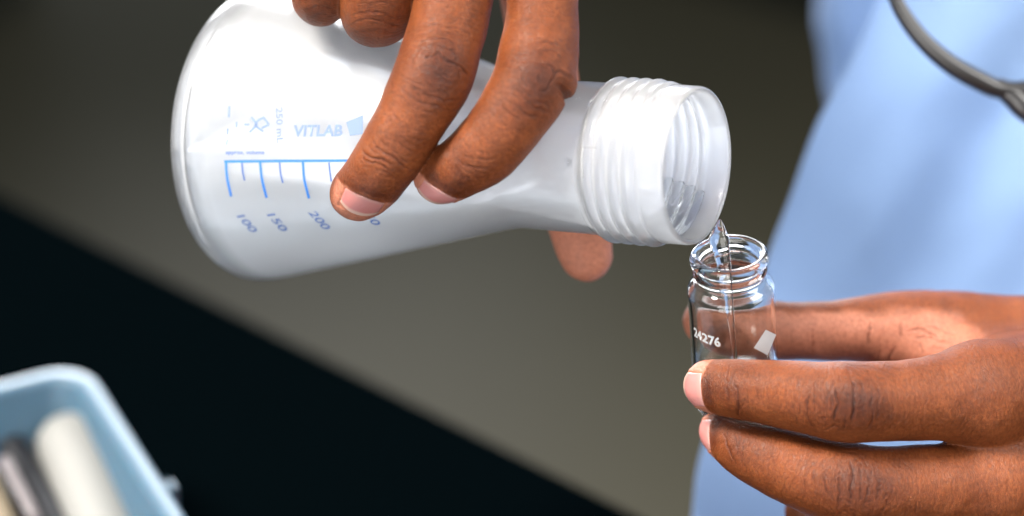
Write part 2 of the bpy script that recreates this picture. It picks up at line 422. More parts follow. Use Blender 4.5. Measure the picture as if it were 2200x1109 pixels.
star = [stroke(p, 4.5, 6) for p in ([(540, 252), (553, 268)], [(553, 268), (536, 285)], [(568, 252), (553, 260)], [(553, 260), (548, 270)],
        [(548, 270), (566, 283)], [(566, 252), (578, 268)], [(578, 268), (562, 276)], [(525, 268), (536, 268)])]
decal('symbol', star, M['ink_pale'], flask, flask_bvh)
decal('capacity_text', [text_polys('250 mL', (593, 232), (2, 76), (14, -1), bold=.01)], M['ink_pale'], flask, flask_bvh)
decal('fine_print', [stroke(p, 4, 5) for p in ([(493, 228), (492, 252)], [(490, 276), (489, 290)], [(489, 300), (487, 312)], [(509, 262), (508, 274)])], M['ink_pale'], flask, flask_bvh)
# moulded mark below the thread, and droplets clinging to the plastic
decal('mould_line', [stroke([(1252, 382), (1250, 350), (1251, 317)], 2.2), stroke([(1251, 317), (1281, 318)], 2.0)], M['white_ink'], flask, flask_bvh, off=.0002)

def droplet(px, py, r):
    loc, nor, _, _ = flask_bvh.ray_cast(Vector(CAMP), Vector(ray(px, py)))
    nor = nor if nor.dot(Vector(ray(px, py))) < 0 else -nor
    bm = bmesh.new(); bmesh.ops.create_uvsphere(bm, u_segments=14, v_segments=8, radius=r)
    rot = nor.to_track_quat('Z', 'Y').to_matrix().to_4x4()
    bmesh.ops.transform(bm, matrix=Matrix.Translation(loc+nor*r*.05) @ rot @ Matrix.Diagonal((1, 1, .55, 1)), verts=bm.verts)
    me = bpy.data.meshes.new('water_droplet'); bm.to_mesh(me); bm.free()
    return link('water_droplet', me, M['water'])
for px, py, r, where in ((1220, 347, .0011, 'on the neck between index finger and thread'),):
    tag(droplet(px, py, r), 'round clear water droplet clinging to the milky neck ' + where.replace('on the neck ', ''), 'droplet')
for px, py, lb in ((1243, 214, 'tiny clear droplet high on the milky neck, closest to the index finger'), (1270, 222, 'middle one of three tiny droplets high on the milky neck'), (1300, 219, 'tiny clear droplet high on the milky neck, closest to the thread')):
    tag(droplet(px, py, .0008), lb, 'droplet', 'droplets on the flask neck')

# water lying in the tipped flask, level with the pouring lip
dv = np.array([0, 0, -1.0]); dn = dv-Fax*dv.dot(Fax); dn /= np.linalg.norm(dn)
LIP = wpt(MC)+dn*.0203
wprof = [(max(r-.12, 0), h, 1) for r, h in inner if h < FH-1.1]
vs, fs = lathe(wprof, 96, Fb, Fax, Fref, closed=False, rfun=thread)
bm = bmesh.new(); bvv = [bm.verts.new(v) for v in vs]
for f in fs:
    try: bm.faces.new([bvv[i] for i in f])
    except ValueError: pass
bmesh.ops.remove_doubles(bm, verts=bm.verts, dist=1e-6)
bed = [e for e in bm.edges if len(e.link_faces) == 1]
if bed: bmesh.ops.holes_fill(bm, edges=bed, sides=0)
r_ = bmesh.ops.bisect_plane(bm, geom=bm.verts[:]+bm.edges[:]+bm.faces[:], plane_co=Vector(LIP)+Vector((0, 0, .0042)), plane_no=(0, 0, 1), clear_outer=True)
cut = [g for g in r_['geom_cut'] if isinstance(g, bmesh.types.BMEdge)]
bmesh.ops.contextual_create(bm, geom=cut)
bmesh.ops.recalc_face_normals(bm, faces=bm.faces)
me = bpy.data.meshes.new('flask_water'); bm.to_mesh(me); bm.free()
tag(link('flask_water', me, M['still']), 'clear water lying in the tipped milky flask up to its lip', 'water')

# ------------------------------------------------------------------ glass vial
VT = q(1566, 543, 2)
va = np.array([.094, -.866, -.50]); va /= np.linalg.norm(va)              # downward along the vial
Vt = wpt(VT); Vax = Rm @ va; VL = 50.5
vo = smooth_profile([(9.2, 0.05), (10.2, .1), (10.8, .9), (10.95, 1.9), (10.7, 2.9), (9.9, 3.5), (9.55, 4.1), (9.8, 4.8), (10.35, 5.5), (10.3, 6.2), (9.75, 6.9),
                     (9.65, 7.6), (10.2, 8.3), (11.2, 9.2), (11.95, 10.3), (12.2, 11.8), (12.2, 16), (12.2, 30), (12.2, 44), (12.2, VL-3), (11.6, VL-1.2), (10.6, VL-.2), (9.4, VL)], 4)
vi = smooth_profile([(9.4, VL-1.6), (10.3, VL-2.2), (10.95, VL-4), (11.1, 44), (11.1, 30), (11.1, 16), (11.0, 12.4), (10.5, 11), (9.6, 9.8), (8.7, 9.0), (8.35, 8), (8.3, 6), (8.3, 3), (8.35, 1), (8.7, .25)], 4)
vprof = vo + [(0, VL-.6), (0, VL-2.0)] + vi
vs, fs = lathe([(r, h) for r, h in vprof], 96, Vt, Vax, D2W((1, 0, 0)), closed=True)
vial = empty('glass_vial', Vt+Vax*VL/1000, 'small clear glass screw vial held upright in the lower hand', 'vial')
vbody = mesh_obj('body', vs, fs, M['glass'], vial)
bm = bmesh.new(); bm.from_mesh(vbody.data); bmesh.ops.remove_doubles(bm, verts=bm.verts, dist=1e-7); bmesh.ops.recalc_face_normals(bm, faces=bm.faces); bm.to_mesh(vbody.data); bm.free()
vial_bvh = BVHTree.FromPolygons([tuple(v) for v in vs], fs)
tp = text_polys('24276', (0, 0), (1, 0), (0, 1), bold=.035)
co = tp[0]; arc = np.array([(1493, 722), (1506, 731), (1527, 741), (1549, 746)], float); ac = catmull(arc, 10)
tt = np.linspace(0, 1, len(ac))
px_ = np.interp(co[:, 0], tt, ac[:, 0]); py_ = np.interp(co[:, 0], tt, ac[:, 1])
pv = np.stack([px_-co[:, 1]*1.5, py_-co[:, 1]*21], 1)
decal('serial_number', [(pv, tp[1])], M['white_ink'], vial, vial_bvh, off=.0002, label='white printed number 24276')
def grid_quad(c00, c10, c11, c01, n=8):
    P = []; F = []
    for i in range(n+1):
        for j in range(n+1):
            a, b = i/n, j/n
            P.append((1-a)*(1-b)*np.array(c00)+a*(1-b)*np.array(c10)+a*b*np.array(c11)+(1-a)*b*np.array(c01))
    for i in range(n):
        for j in range(n): F.append((i*(n+1)+j, (i+1)*(n+1)+j, (i+1)*(n+1)+j+1, i*(n+1)+j+1))
    return np.array(P), F
decal('writing_patch', [grid_quad((1644., 708.), (1666., 719.), (1648., 763.), (1619., 747.))], M['white_ink'], vial, vial_bvh, off=.0002, label='white slanted writing patch')

# stream of water from the lip into the vial, ending in a little pool
lipq = np.array([LIP.dot(Rm[:, 0]), LIP.dot(Rm[:, 1]), LIP.dot(Rm[:, 2])])*1000
st = [(1546, 472, 0, 3), (1546, 484, .3, 8.5), (1545, 500, .7, 15), (1545, 516, 1.3, 20), (1549, 536, 2.2, 17.5), (1554, 562, 3.6, 15.5), (1560, 600, 5.8, 13.5),
      (1566, 650, 8.8, 11), (1573, 710, 12.2, 9), (1580, 780, 16.5, 7.5), (1586, 840, 20, 7), (1590, 880, 22.6, 8)]
P = catmull([np.append(q(a, b, c), d*K*np.interp(b, [500, 570, 700], [1.15, 1.05, .7])) for a, b, c, d in st], 6)
vs, fs = tube(wpt(P[:, :3]), np.stack([P[:, 3]*.8, P[:, 3]], 1)/1000, 20, flat=D2W((0, 0, 1)))
stream = empty('water_stream', Vt+Vax*(VL-2.4)/1000, 'thin clear stream of water falling from flask lip into vial', 'water')
fix_normals(mesh_obj('stream', vs, fs, M['water'], stream))
vs, fs = lathe([(0, VL-2.2), (9.6, VL-2.4), (10.7, VL-4.4), (10.72, VL-8), (10.0, VL-7.7), (0, VL-7.6)], 48, Vt, Vax, D2W((1, 0, 0)), closed=False)
fix_normals(mesh_obj('pool', vs, fs, M['water'], stream))

# ------------------------------------------------------------------ hands
def capsule_field(F, g0, h, A, B, ra, rb, k, pad=6.0):
    """smooth-union a round cone (mm) into field F on its own bounding box"""
    lo = np.minimum(A-ra, B-rb)-pad-k; hi = np.maximum(A+ra, B+rb)+pad+k
    i0 = np.maximum(np.floor((lo-g0)/h).astype(int), 0); i1 = np.minimum(np.ceil((hi-g0)/h).astype(int)+1, F.shape)
    if np.any(i1 <= i0): return
    X = (g0[0]+h*np.arange(i0[0], i1[0], dtype=np.float32))[:, None, None]
    Y = (g0[1]+h*np.arange(i0[1], i1[1], dtype=np.float32))[None, :, None]
    Z = (g0[2]+h*np.arange(i0[2], i1[2], dtype=np.float32))[None, None, :]
    ab = B-A; L2 = max(float(ab.dot(ab)), 1e-9)
    t = ((X-A[0])*ab[0]+(Y-A[1])*ab[1]+(Z-A[2])*ab[2])/np.float32(L2)
    t = np.clip(t, 0, 1)
    d = np.sqrt((X-A[0]-t*ab[0])**2+(Y-A[1]-t*ab[1])**2+(Z-A[2]-t*ab[2])**2)-(ra+(rb-ra)*t)
    d = d.astype(np.float32)
    sub = F[i0[0]:i1[0], i0[1]:i1[1], i0[2]:i1[2]]
    if k <= 0: np.minimum(sub, d, out=sub)
    else:
        hh = np.clip(.5+.5*(sub-d)/k, 0, 1)
        sub[...] = sub*(1-hh)+d*hh-k*hh*(1-hh)

def surface_nets(F, g0, h):
    s = F < 0
    nx, ny, nz = F.shape
    cnt = np.zeros((nx-1, ny-1, nz-1), np.uint8)
    offs = [(a, b, c) for a in (0, 1) for b in (0, 1) for c in (0, 1)]
    for a, b, c in offs: cnt += s[a:nx-1+a, b:ny-1+b, c:nz-1+c]
    act = np.argwhere((cnt > 0) & (cnt < 8))
    idm = -np.ones(cnt.shape, np.int32); idm[act[:, 0], act[:, 1], act[:, 2]] = np.arange(len(act))
    acc = np.zeros((len(act), 3), np.float32); num = np.zeros(len(act), np.float32)
    vals = {o: F[act[:, 0]+o[0], act[:, 1]+o[1], act[:, 2]+o[2]] for o in offs}
    for o in offs:
        for ax in range(3):
            if o[ax]: continue
            o2 = list(o); o2[ax] = 1; o2 = tuple(o2)
            a, b = vals[o], vals[o2]; m = (a < 0) != (b < 0)
            t = np.where(m, a/np.where(m, a-b, 1), 0)
            p = np.zeros((len(act), 3), np.float32); p[:] = o; p[:, ax] += t
            acc += p*m[:, None]; num += m
    V = g0+h*(act+acc/num[:, None])
    Q = []
    for ax in range(3):
        u, w = [(1, 2), (2, 0), (0, 1)][ax]
        sl0 = [slice(None)]*3; sl1 = [slice(None)]*3
        sl0[ax] = slice(0, -1); sl1[ax] = slice(1, None)
        ch = s[tuple(sl0)] != s[tuple(sl1)]
        E = np.argwhere(ch)
        E = E[(E[:, u] > 0) & (E[:, w] > 0) & (E[:, u] < F.shape[u]-1) & (E[:, w] < F.shape[w]-1)]
        fl = s[E[:, 0], E[:, 1], E[:, 2]]
        def cid(du, dw):
            c = E.copy(); c[:, u] -= du; c[:, w] -= dw
            return idm[c[:, 0], c[:, 1], c[:, 2]]
        qd = np.stack([cid(1, 1), cid(0, 1), cid(0, 0), cid(1, 0)], 1)
        qd = np.where(fl[:, None], qd, qd[:, ::-1]); Q.append(qd)
    return V, np.vstack(Q)

def split_quads(V, Qd):
    nV = len(V); E = np.stack([Qd, np.roll(Qd, -1, 1)], 2).reshape(-1, 2); E.sort(1)
    key = E[:, 0].astype(np.int64)*nV+E[:, 1]
    uk, inv = np.unique(key, return_inverse=True)
    mid_ = .5*(V[(uk // nV)]+V[(uk % nV)]); cen = V[Qd].mean(1)
    em = (nV+inv).reshape(-1, 4); ci = nV+len(uk)+np.arange(len(Qd))
    out = []
    for k in range(4): out.append(np.stack([Qd[:, k], em[:, k], ci, em[:, k-1]], 1))
    return np.vstack([V, mid_, cen]), np.vstack(out)
def relax(V, Qd, it, lam=.5):
    E = np.stack([Qd, np.roll(Qd, -1, 1)], 2).reshape(-1, 2); n = len(V)
    deg = np.bincount(E[:, 0], minlength=n)+np.bincount(E[:, 1], minlength=n)
    for _ in range(it):
        W = np.stack([(np.bincount(E[:, 0], V[E[:, 1], c], n)+np.bincount(E[:, 1], V[E[:, 0], c], n)) for c in range(3)], 1)/np.maximum(deg, 1)[:, None]
        V = V+(W-V)*lam
    return V
def normals(V, Qd):
    d1 = V[Qd[:, 2]]-V[Qd[:, 0]]; d2 = V[Qd[:, 3]]-V[Qd[:, 1]]; fn = np.cross(d1, d2); n = len(V)
    Nn = np.stack([sum(np.bincount(Qd[:, k], fn[:, c], n) for k in range(4)) for c in range(3)], 1)
    return Nn/(np.linalg.norm(Nn, axis=1)[:, None]+1e-12)

def vnoise(x, y, seed=0):
    """smooth value noise in [-1,1]"""
    xi = np.floor(x).astype(np.int64); yi = np.floor(y).astype(np.int64); fx = x-xi; fy = y-yi
    def hsh(a, b):
        v = (a*374761393+b*668265263+seed*974634777) & 0xffffffff
        v = ((v ^ (v >> 13))*1274126177) & 0xffffffff
        return ((v ^ (v >> 16)) & 0xffff)/32767.5-1
    fx = fx*fx*(3-2*fx); fy = fy*fy*(3-2*fy)
    return (hsh(xi, yi)*(1-fx)+hsh(xi+1, yi)*fx)*(1-fy)+(hsh(xi, yi+1)*(1-fx)+hsh(xi+1, yi+1)*fx)*fy
def sstep(a, b, x):
    t = np.clip((x-a)/(b-a), 0, 1); return t*t*(3-2*t)
def unit(v):
    v = np.array(v, float); return v/np.linalg.norm(v)

class Finger:
    """stations tip -> knuckle: (px, py, depth mm, radius px, dorsal xyz)"""
    def __init__(self, st, patches=(), nail=None, palec=(-.42, -.12), seed=1, lines=True, creases=()):
        self.creases = creases
        rows = []
        for a, b, c, r, d in st:
            k = (S*1000+c)/(S*1000); rows.append(np.concatenate([q(a, b, c), [r*K*k], unit(d)]))
        self.P = catmull(rows, 10)
        self.pos = self.P[:, :3]; self.r = self.P[:, 3]
        self.s = np.concatenate([[0], np.cumsum(np.linalg.norm(np.diff(self.pos, axis=0), axis=1))])
        T = np.gradient(self.pos, axis=0); self.T = T/np.linalg.norm(T, axis=1)[:, None]
        D = self.P[:, 4:7]; D = D-self.T*np.sum(D*self.T, 1)[:, None]; self.D = D/np.linalg.norm(D, axis=1)[:, None]
        self.U = np.cross(self.T, self.D)
        self.patches = patches; self.nail = nail; self.palec = palec; self.seed = seed; self.lines = lines
        for p in patches:           # patch given by station index -> arc length
            p['s'] = self.s[min(p['st']*10, len(self.s)-1)] + p.get('ds', 0)

def build_hand(name, fingers, palm, h, label, mouse_pad=None, palm_dorsal=(0, 0, 1)):
    pts = np.vstack([f.pos for f in fingers]+[np.array([a, b]) for a, b, *_ in palm])
    rad = 16
    lo = pts.min(0)-rad; hi = pts.max(0)+rad
    g0 = lo; shape = tuple(np.ceil((hi-lo)/h).astype(int)+1)
    F = np.full(shape, 9.0, np.float32)
    for f in fingers:
        for i in range(len(f.pos)-1): capsule_field(F, g0, h, f.pos[i], f.pos[i+1], f.r[i], f.r[i+1], 0)
    for a, b, ra, rb, k in palm: capsule_field(F, g0, h, a, b, ra, rb, k)
    V, Qd = surface_nets(F, g0, h); del F
    V = relax(V, Qd, 4)
    V, Qd = split_quads(V, Qd); V = relax(V, Qd, 3)
    Nn = normals(V, Qd); n = len(V)
    # nearest finger sample for every vertex
    SP = np.vstack([f.pos for f in fingers]); SRr = np.concatenate([f.r for f in fingers])
    fid = np.concatenate([[i]*len(f.pos) for i, f in enumerate(fingers)]); sid = np.concatenate([np.arange(len(f.pos)) for f in fingers])
    best = np.zeros(n, int); bd = np.zeros(n)
    for c in range(0, n, 40000):
        d = np.linalg.norm(V[c:c+40000, None, :]-SP[None], axis=2)-SRr[None]
        best[c:c+40000] = d.argmin(1); bd[c:c+40000] = d.min(1)
    pale = np.zeros(n); knuck = np.zeros(n); crease = np.zeros(n); fco = np.zeros((n, 3)); disp = np.zeros(n)
    for fi, f in enumerate(fingers):
        m = np.where(fid[best] == fi)[0]
        if not len(m): continue
        si = sid[best[m]]; rel = V[m]-f.pos[si]
        s = f.s[si]+np.sum(rel*f.T[si], 1)
        x = np.sum(rel*f.D[si], 1); y = np.sum(rel*f.U[si], 1); phi = np.arctan2(y, x); t = phi*f.r[si]
        off = f.seed*37.0
        fco[m] = np.stack([s+off, t, np.zeros(len(m))], 1)
        dors = np.sum(Nn[m]*f.D[si], 1)
        far = sstep(1.5, 6, bd[m])                    # 1 where the palm, not the finger, makes the surface
        wob = .10*vnoise(s*.35+off, t*.35, 3)
        pl = 1-sstep(f.palec[0], f.palec[1], dors+wob)
        dd = np.zeros(len(m)); cc = np.zeros(len(m)); kk = np.zeros(len(m))
        top = sstep(-.15, .35, dors)*(1-far)
        warp = 1.1*vnoise(s*.12+off, t*.28, 5)+.35*vnoise(s*.5+off, t*.9, 6)
        if f.lines:                                   # fine lines across the finger
            sp = 1.55; uu = (s+warp*1.3+off)/sp; cell = np.floor(uu); fr = np.abs(uu-cell-.5)*sp
            amp = .55+.45*vnoise(cell*7.3+off, t*.22, 9)
            ln = np.exp(-(fr/.21)**2)*np.clip(amp, 0, 1)
            dd -= .085*ln*top; cc += .36*ln*top
        for p in f.patches:
            ds = s-p['s']; tt_ = t-p.get('t', 0); a, b = p.get('a', 8.5), p.get('b', 9.0)
            rho = np.sqrt((ds/a)**2+(tt_/b)**2)
            win = np.exp(-rho**4)*sstep(-.25, .2, dors); kk = np.maximum(kk, p.get('dark', .75)*1.0*np.exp(-(rho/.85)**2)*sstep(-.3, .3, dors))
            for j, (o_, amp, wd_) in enumerate(p['lines']):
                w_ = 1.1*vnoise(t*.16+j*9.1+off, s*0+j, 11)+.28*vnoise(t*.7+j*3.7, s*0+off, 12)+p.get('bow', .02)*tt_**2*(1 if o_ > 0 else -1)
                msk = sstep(-.75, .1, vnoise(t*.13+j*5.3+off, s*0+2.0*j, 13)+.35)
                ln = np.exp(-((ds-o_-w_)/wd_)**2)*msk*win
                dd -= amp*ln; cc += min(1.0, amp*2.6)*ln
                dd += amp*.16*np.exp(-((ds-o_-w_-1.1)/.8)**2)*msk*win
            # oblique wrinkle net and curved lines round the knuckle
            rm = np.sqrt(ds**2+(tt_*.92)**2)+.9*vnoise(s*.25+off, t*.25, 15)
            uu = rm/1.45; cell = np.floor(uu); fr = np.abs(uu-cell-.5)*1.45
            ang_ = np.arctan2(tt_, ds)
            am = np.clip(.45+.6*vnoise(cell*3.1+off, ang_*2.2, 16), 0, 1)*sstep(.45, .75, rho)*(1-sstep(1.3, 1.75, rho))*sstep(-.25, .3, dors)
            ln = np.exp(-(fr/.22)**2)*am*p.get('ring', 1)
            dd -= .13*ln; cc += .38*ln
            for sg in (-1, 1):
                uu = (tt_+sg*ds*.55+1.0*vnoise(s*.22+off, t*.22, 17+sg))/2.3; cell = np.floor(uu); fr = np.abs(uu-cell-.5)*2.3
                am = np.clip(.2+.9*vnoise(cell*5.7+off+sg, ds*.3, 19), 0, 1)*np.exp(-(rho/.8)**4)*sstep(-.2, .3, dors)
                ln = np.exp(-(fr/.22)**2)*am*p.get('net', 1); dd -= .12*ln; cc += .38*ln
            dd += p.get('bulge', .5)*np.exp(-(rho/.75)**2)
        # flexion folds on the palm side
        for p in f.patches:
            if p.get('fold'):
                ds = s-p['s']+.6*vnoise(t*.2+off, s*0, 21)
                w_ = (1-sstep(-.45, -.02, dors)) if p.get('fold_side') is None else sstep(.25, .75, p['fold_side']*np.sin(phi))
                dd += w_*(p['fold']*.8*np.exp(-((ds-2.6)/2.1)**2)-p['fold']*np.exp(-(ds/.75)**2)); cc += .7*w_*np.exp(-(ds/.6)**2)
        if f.nail:
            Nl = f.nail; rel = V[m]-Nl['c']; u = rel@Nl['u']; v = rel@Nl['a']; w = rel@Nl['n']
            near = (np.linalg.norm(rel, axis=1) < 22)
            w2 = Nl['w']/2; cut = .22*w2*(u/w2)**2
            tip = sstep(-.55, .25, v+cut*-.35+.25*vnoise(u*.9, v*.9, 23))*near*sstep(-9, -5, w)
            pl = np.maximum(pl, tip)
            kk = np.maximum(kk, .95*np.exp(-((v+1.9)/2.0)**2)*np.exp(-(u/(w2*1.15))**4)*near*(w > -5))
            inside = sstep(.5, -.15, np.abs(u)-w2)*sstep(-.2, .35, v-cut*.6)*sstep(.6, -.2, v-Nl['l'])*near*(w > -6)
            dd -= .22*inside
            fold = np.exp(-((v-cut*.6+.55)/.6)**2)*sstep(w2*1.25, w2*.8, np.abs(u))*near*(w > -6)
            side = np.exp(-((np.abs(u)-w2-.55)/.55)**2)*sstep(-.5, 1, v)*sstep(Nl['l'], Nl['l']-2, v)*near*(w > -6)
            dd += .26*fold+.12*side; cc += .4*np.exp(-((v-cut*.6+.05)/.25)**2)*sstep(w2*1.1, w2*.8, np.abs(u))*near*(w > -6)
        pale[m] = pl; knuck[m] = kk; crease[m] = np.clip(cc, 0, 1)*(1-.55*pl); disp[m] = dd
    if mouse_pad is not None:                         # paler skin of the palm
        for cpt, rr, ndir in mouse_pad:
            dist = np.linalg.norm((V-cpt)/np.array(rr), axis=1)
            pale = np.maximum(pale, (1-sstep(.75, 1.15, dist+.08*vnoise(V[:, 0]*.3, V[:, 1]*.3, 31)))*sstep(-.1, .35, Nn@unit(ndir)))
    # single creases, each a line of photo pixels on the side that faces out
    kz = (S*1000-V[:, 2])/(S*1000); PX = 1100+V[:, 0]/(K*kz); PY = 554.5-V[:, 1]/(K*kz)
    for fi, f in enumerate(fingers):
        for pts_, amp in f.creases:
            cp = catmull(np.array(pts_, float), 10) if len(pts_) > 2 else np.linspace(pts_[0], pts_[1], 12)
            lo_ = cp.min(0)-16; hi_ = cp.max(0)+16
            m = np.where((PX > lo_[0]) & (PX < hi_[0]) & (PY > lo_[1]) & (PY < hi_[1]) & (Nn[:, 2] > .05) & (np.abs(fid[best]-fi) < (1 if f.lines else 9)))[0]
            if not len(m): continue
            wx = PX[m]+4.0*vnoise(PX[m]*.045, PY[m]*.045, 71)+1.6*vnoise(PX[m]*.17, PY[m]*.17, 72); wy = PY[m]+4.0*vnoise(PX[m]*.045, PY[m]*.045, 73)+1.6*vnoise(PX[m]*.17, PY[m]*.17, 74)
            A_ = cp[:-1]; B_ = cp[1:]; AB = B_-A_; L2 = (AB**2).sum(1)+1e-9
            r0 = np.stack([wx, wy], 1)[:, None, :]-A_[None]; tt_ = np.clip((r0*AB[None]).sum(2)/L2[None], 0, 1)
            d_ = np.linalg.norm(r0-tt_[:, :, None]*AB[None], axis=2); j_ = d_.argmin(1); d_ = d_[np.arange(len(m)), j_]*K
            al = (j_+tt_[np.arange(len(m)), j_])/len(A_); ta = sstep(0, .22, al)*sstep(1, .78, al)*(.8+.35*vnoise(al*9+fi, al*0+len(cp), 75))
            w_ = .20+.32*amp; g_ = np.exp(-(d_/w_)**2)*ta
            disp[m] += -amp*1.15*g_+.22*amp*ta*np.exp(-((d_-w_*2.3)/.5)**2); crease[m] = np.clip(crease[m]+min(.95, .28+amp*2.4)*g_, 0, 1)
    # criss-cross lines where the palm and the back of the hand make the surface
    far = sstep(.8, 4.5, bd)
    for sg, sp in ((1, 2.1), (-1, 2.6)):
        g = V[:, 0]*(.95 if sg > 0 else .35)+V[:, 1]*sg*.55; wv = 1.0*vnoise(V[:, 0]*.2, V[:, 1]*.2, 40+sg)
        uu = (g+wv)/sp; cell = np.floor(uu); fr = np.abs(uu-cell-.5)*sp
        am = np.clip(.4+.7*vnoise(cell*3.3, (V[:, 1]-V[:, 0]*sg)*.16, 44), 0, 1)
        ln = np.exp(-(fr/.22)**2)*am*far; disp -= .075*ln; crease = np.clip(crease+.22*ln, 0, 1)
    fco[:, 0] = np.where(far > .5, V[:, 0], fco[:, 0]); fco[:, 1] = np.where(far > .5, V[:, 1]+V[:, 2]*.5, fco[:, 1])
    disp += .20*vnoise(V[:, 0]*.13+V[:, 2]*.05, V[:, 1]*.13, 51)+.10*vnoise(V[:, 0]*.31, V[:, 1]*.31+V[:, 2]*.1, 52)
    V = V+Nn*disp[:, None]
    # mesh
    me = bpy.data.meshes.new(name)
    me.vertices.add(n); me.vertices.foreach_set('co', wpt(V).astype(np.float32).ravel())
    me.loops.add(len(Qd)*4); me.loops.foreach_set('vertex_index', Qd.astype(np.int32).ravel())
    me.polygons.add(len(Qd)); me.polygons.foreach_set('loop_start', np.arange(0, len(Qd)*4, 4, dtype=np.int32))
    me.update(calc_edges=True)
    me.polygons.foreach_set('use_smooth', np.ones(len(Qd), bool))
    for an, ar in (('pale', pale), ('knuckle', knuck), ('crease', crease)):
        at = me.attributes.new(an, 'FLOAT', 'POINT'); at.data.foreach_set('value', ar.astype(np.float32))
    at = me.attributes.new('fcoord', 'FLOAT_VECTOR', 'POINT'); at.data.foreach_set('vector', fco.astype(np.float32).ravel())
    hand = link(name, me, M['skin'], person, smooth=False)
    hand['label'] = label
    # nails
    for f in fingers:
        if not f.nail: continue
        Nl = f.nail; rel = V-Nl['c']; sel = np.where((np.linalg.norm(rel, axis=1) < 16) & (Nn@Nl['n'] > .02))[0]
        uvw = np.stack([rel[sel]@Nl['u'], rel[sel]@Nl['a'], rel[sel]@Nl['n']], 1)
        nu, nv = 18, 16; G = []
        for i in range(nu+1):
            for j in range(nv+1):
                a = 2*i/nu-1; b = j/nv; w2 = Nl['w']/2
                u = a*w2; v0 = .13*w2*a*a; v1 = Nl['l']-.32*w2*abs(a)**2.6; v = v0+(v1-v0)*b
                dist = (uvw[:, 0]-u)**2+(uvw[:, 1]-v)**2; kk_ = np.argpartition(dist, 5)[:5]
                # front-most of the near vertices
                wgt = 1/(dist[kk_]+.02); hgt = (uvw[kk_, 2]*wgt).sum()/wgt.sum()
                G.append((u, v, hgt, a, b))
        G = np.array(G).reshape(nu+1, nv+1, 5)
        H = G[:, :, 2].copy()
        for _ in range(6):
            Hp = np.pad(H, 1, mode='edge'); H = (Hp[:-2, 1:-1]+Hp[2:, 1:-1]+Hp[1:-1, :-2]+Hp[1:-1, 2:]+4*H)/8
        lift = .30-.30*np.abs(G[:, :, 3])**6
        Pn = Nl['c']+G[:, :, :1]*Nl['u']+G[:, :, 1:2]*Nl['a']+(H+lift)[:, :, None]*Nl['n']
        Pb = Pn-Nl['n']*.55
        allp = np.vstack([Pn.reshape(-1, 3), Pb.reshape(-1, 3)]); o2 = (nu+1)*(nv+1); fs_ = []
        idx = lambda i, j: i*(nv+1)+j
        for i in range(nu):
            for j in range(nv):
                fs_.append((idx(i, j), idx(i+1, j), idx(i+1, j+1), idx(i, j+1)))
                fs_.append((o2+idx(i, j), o2+idx(i, j+1), o2+idx(i+1, j+1), o2+idx(i+1, j)))
        bord = [(idx(i, 0), idx(i+1, 0)) for i in range(nu)]+[(idx(nu, j), idx(nu, j+1)) for j in range(nv)]+[(idx(i, nv), idx(i-1, nv)) for i in range(nu, 0, -1)]+[(idx(0, j), idx(0, j-1)) for j in range(nv, 0, -1)]
        for a, b in bord: fs_.append((a, o2+a, o2+b, b))
        no = fix_normals(mesh_obj('fingernail', wpt(allp), fs_, M['nail'], hand))
        na = no.data.attributes.new('nail_length', 'FLOAT', 'POINT'); na.data.foreach_set('value', np.tile(G[:, :, 4].reshape(-1), 2).astype(np.float32))
    return hand

def nail(px, py, dd, axis, normal, w, l):
    n_ = unit(normal); a = np.array(axis, float); a = unit(a-n_*a.dot(n_))
    return dict(c=q(px, py, dd), a=a, n=n_, u=np.cross(a, n_), w=w, l=l)
PIP = [(-6.4, .09, .22), (-5.2, .11, .24), (-4.0, .13, .24), (-2.7, .17, .26), (-1.4, .22, .27), (-.1, .30, .30), (1.4, .18, .26), (2.7, .32, .30), (4.1, .15, .25), (5.4, .18, .26), (6.8, .11, .24)]
DIP = [(-4.2, .08, .22), (-2.9, .11, .24), (-1.6, .16, .26), (-.3, .24, .28), (1.0, .18, .26), (2.3, .14, .24), (3.7, .10, .22), (5.0, .08, .22)]

CR_UM = [([(900, 122), (924, 124), (942, 117), (956, 133)], .24), ([(888, 104), (915, 83), (947, 83), (983, 97)], .15), ([(942, 131), (974, 135), (997, 149), (1008, 167)], .30), ([(970, 90), (979, 113), (976, 135)], .16),
         ([(988, 149), (990, 185)], .14), ([(861, 171), (906, 198), (956, 216), (997, 212)], .15), ([(852, 185), (906, 221), (961, 234)], .13), ([(857, 158), (888, 180), (924, 189)], .12), ([(843, 198), (888, 230), (933, 246)], .10),
         ([(893, 59), (942, 54), (997, 68), (1019, 90)], .10), ([(884, 150), (890, 122), (905, 102)], .13), ([(925, 150), (950, 170), (985, 178)], .12), ([(905, 140), (930, 145), (960, 160)], .10), ([(940, 100), (960, 108), (985, 120)], .10), ([(905, 72), (945, 68), (990, 82)], .09),
         ([(776, 311), (794, 338), (821, 345), (848, 365)], .30), ([(780, 324), (789, 347), (816, 356), (843, 374)], .20), ([(794, 306), (816, 324), (852, 347), (870, 360)], .16), ([(812, 302), (852, 333), (879, 352)], .11), ([(800, 365), (830, 372), (855, 385)], .12), ([(830, 290), (862, 315), (888, 328)], .07)]
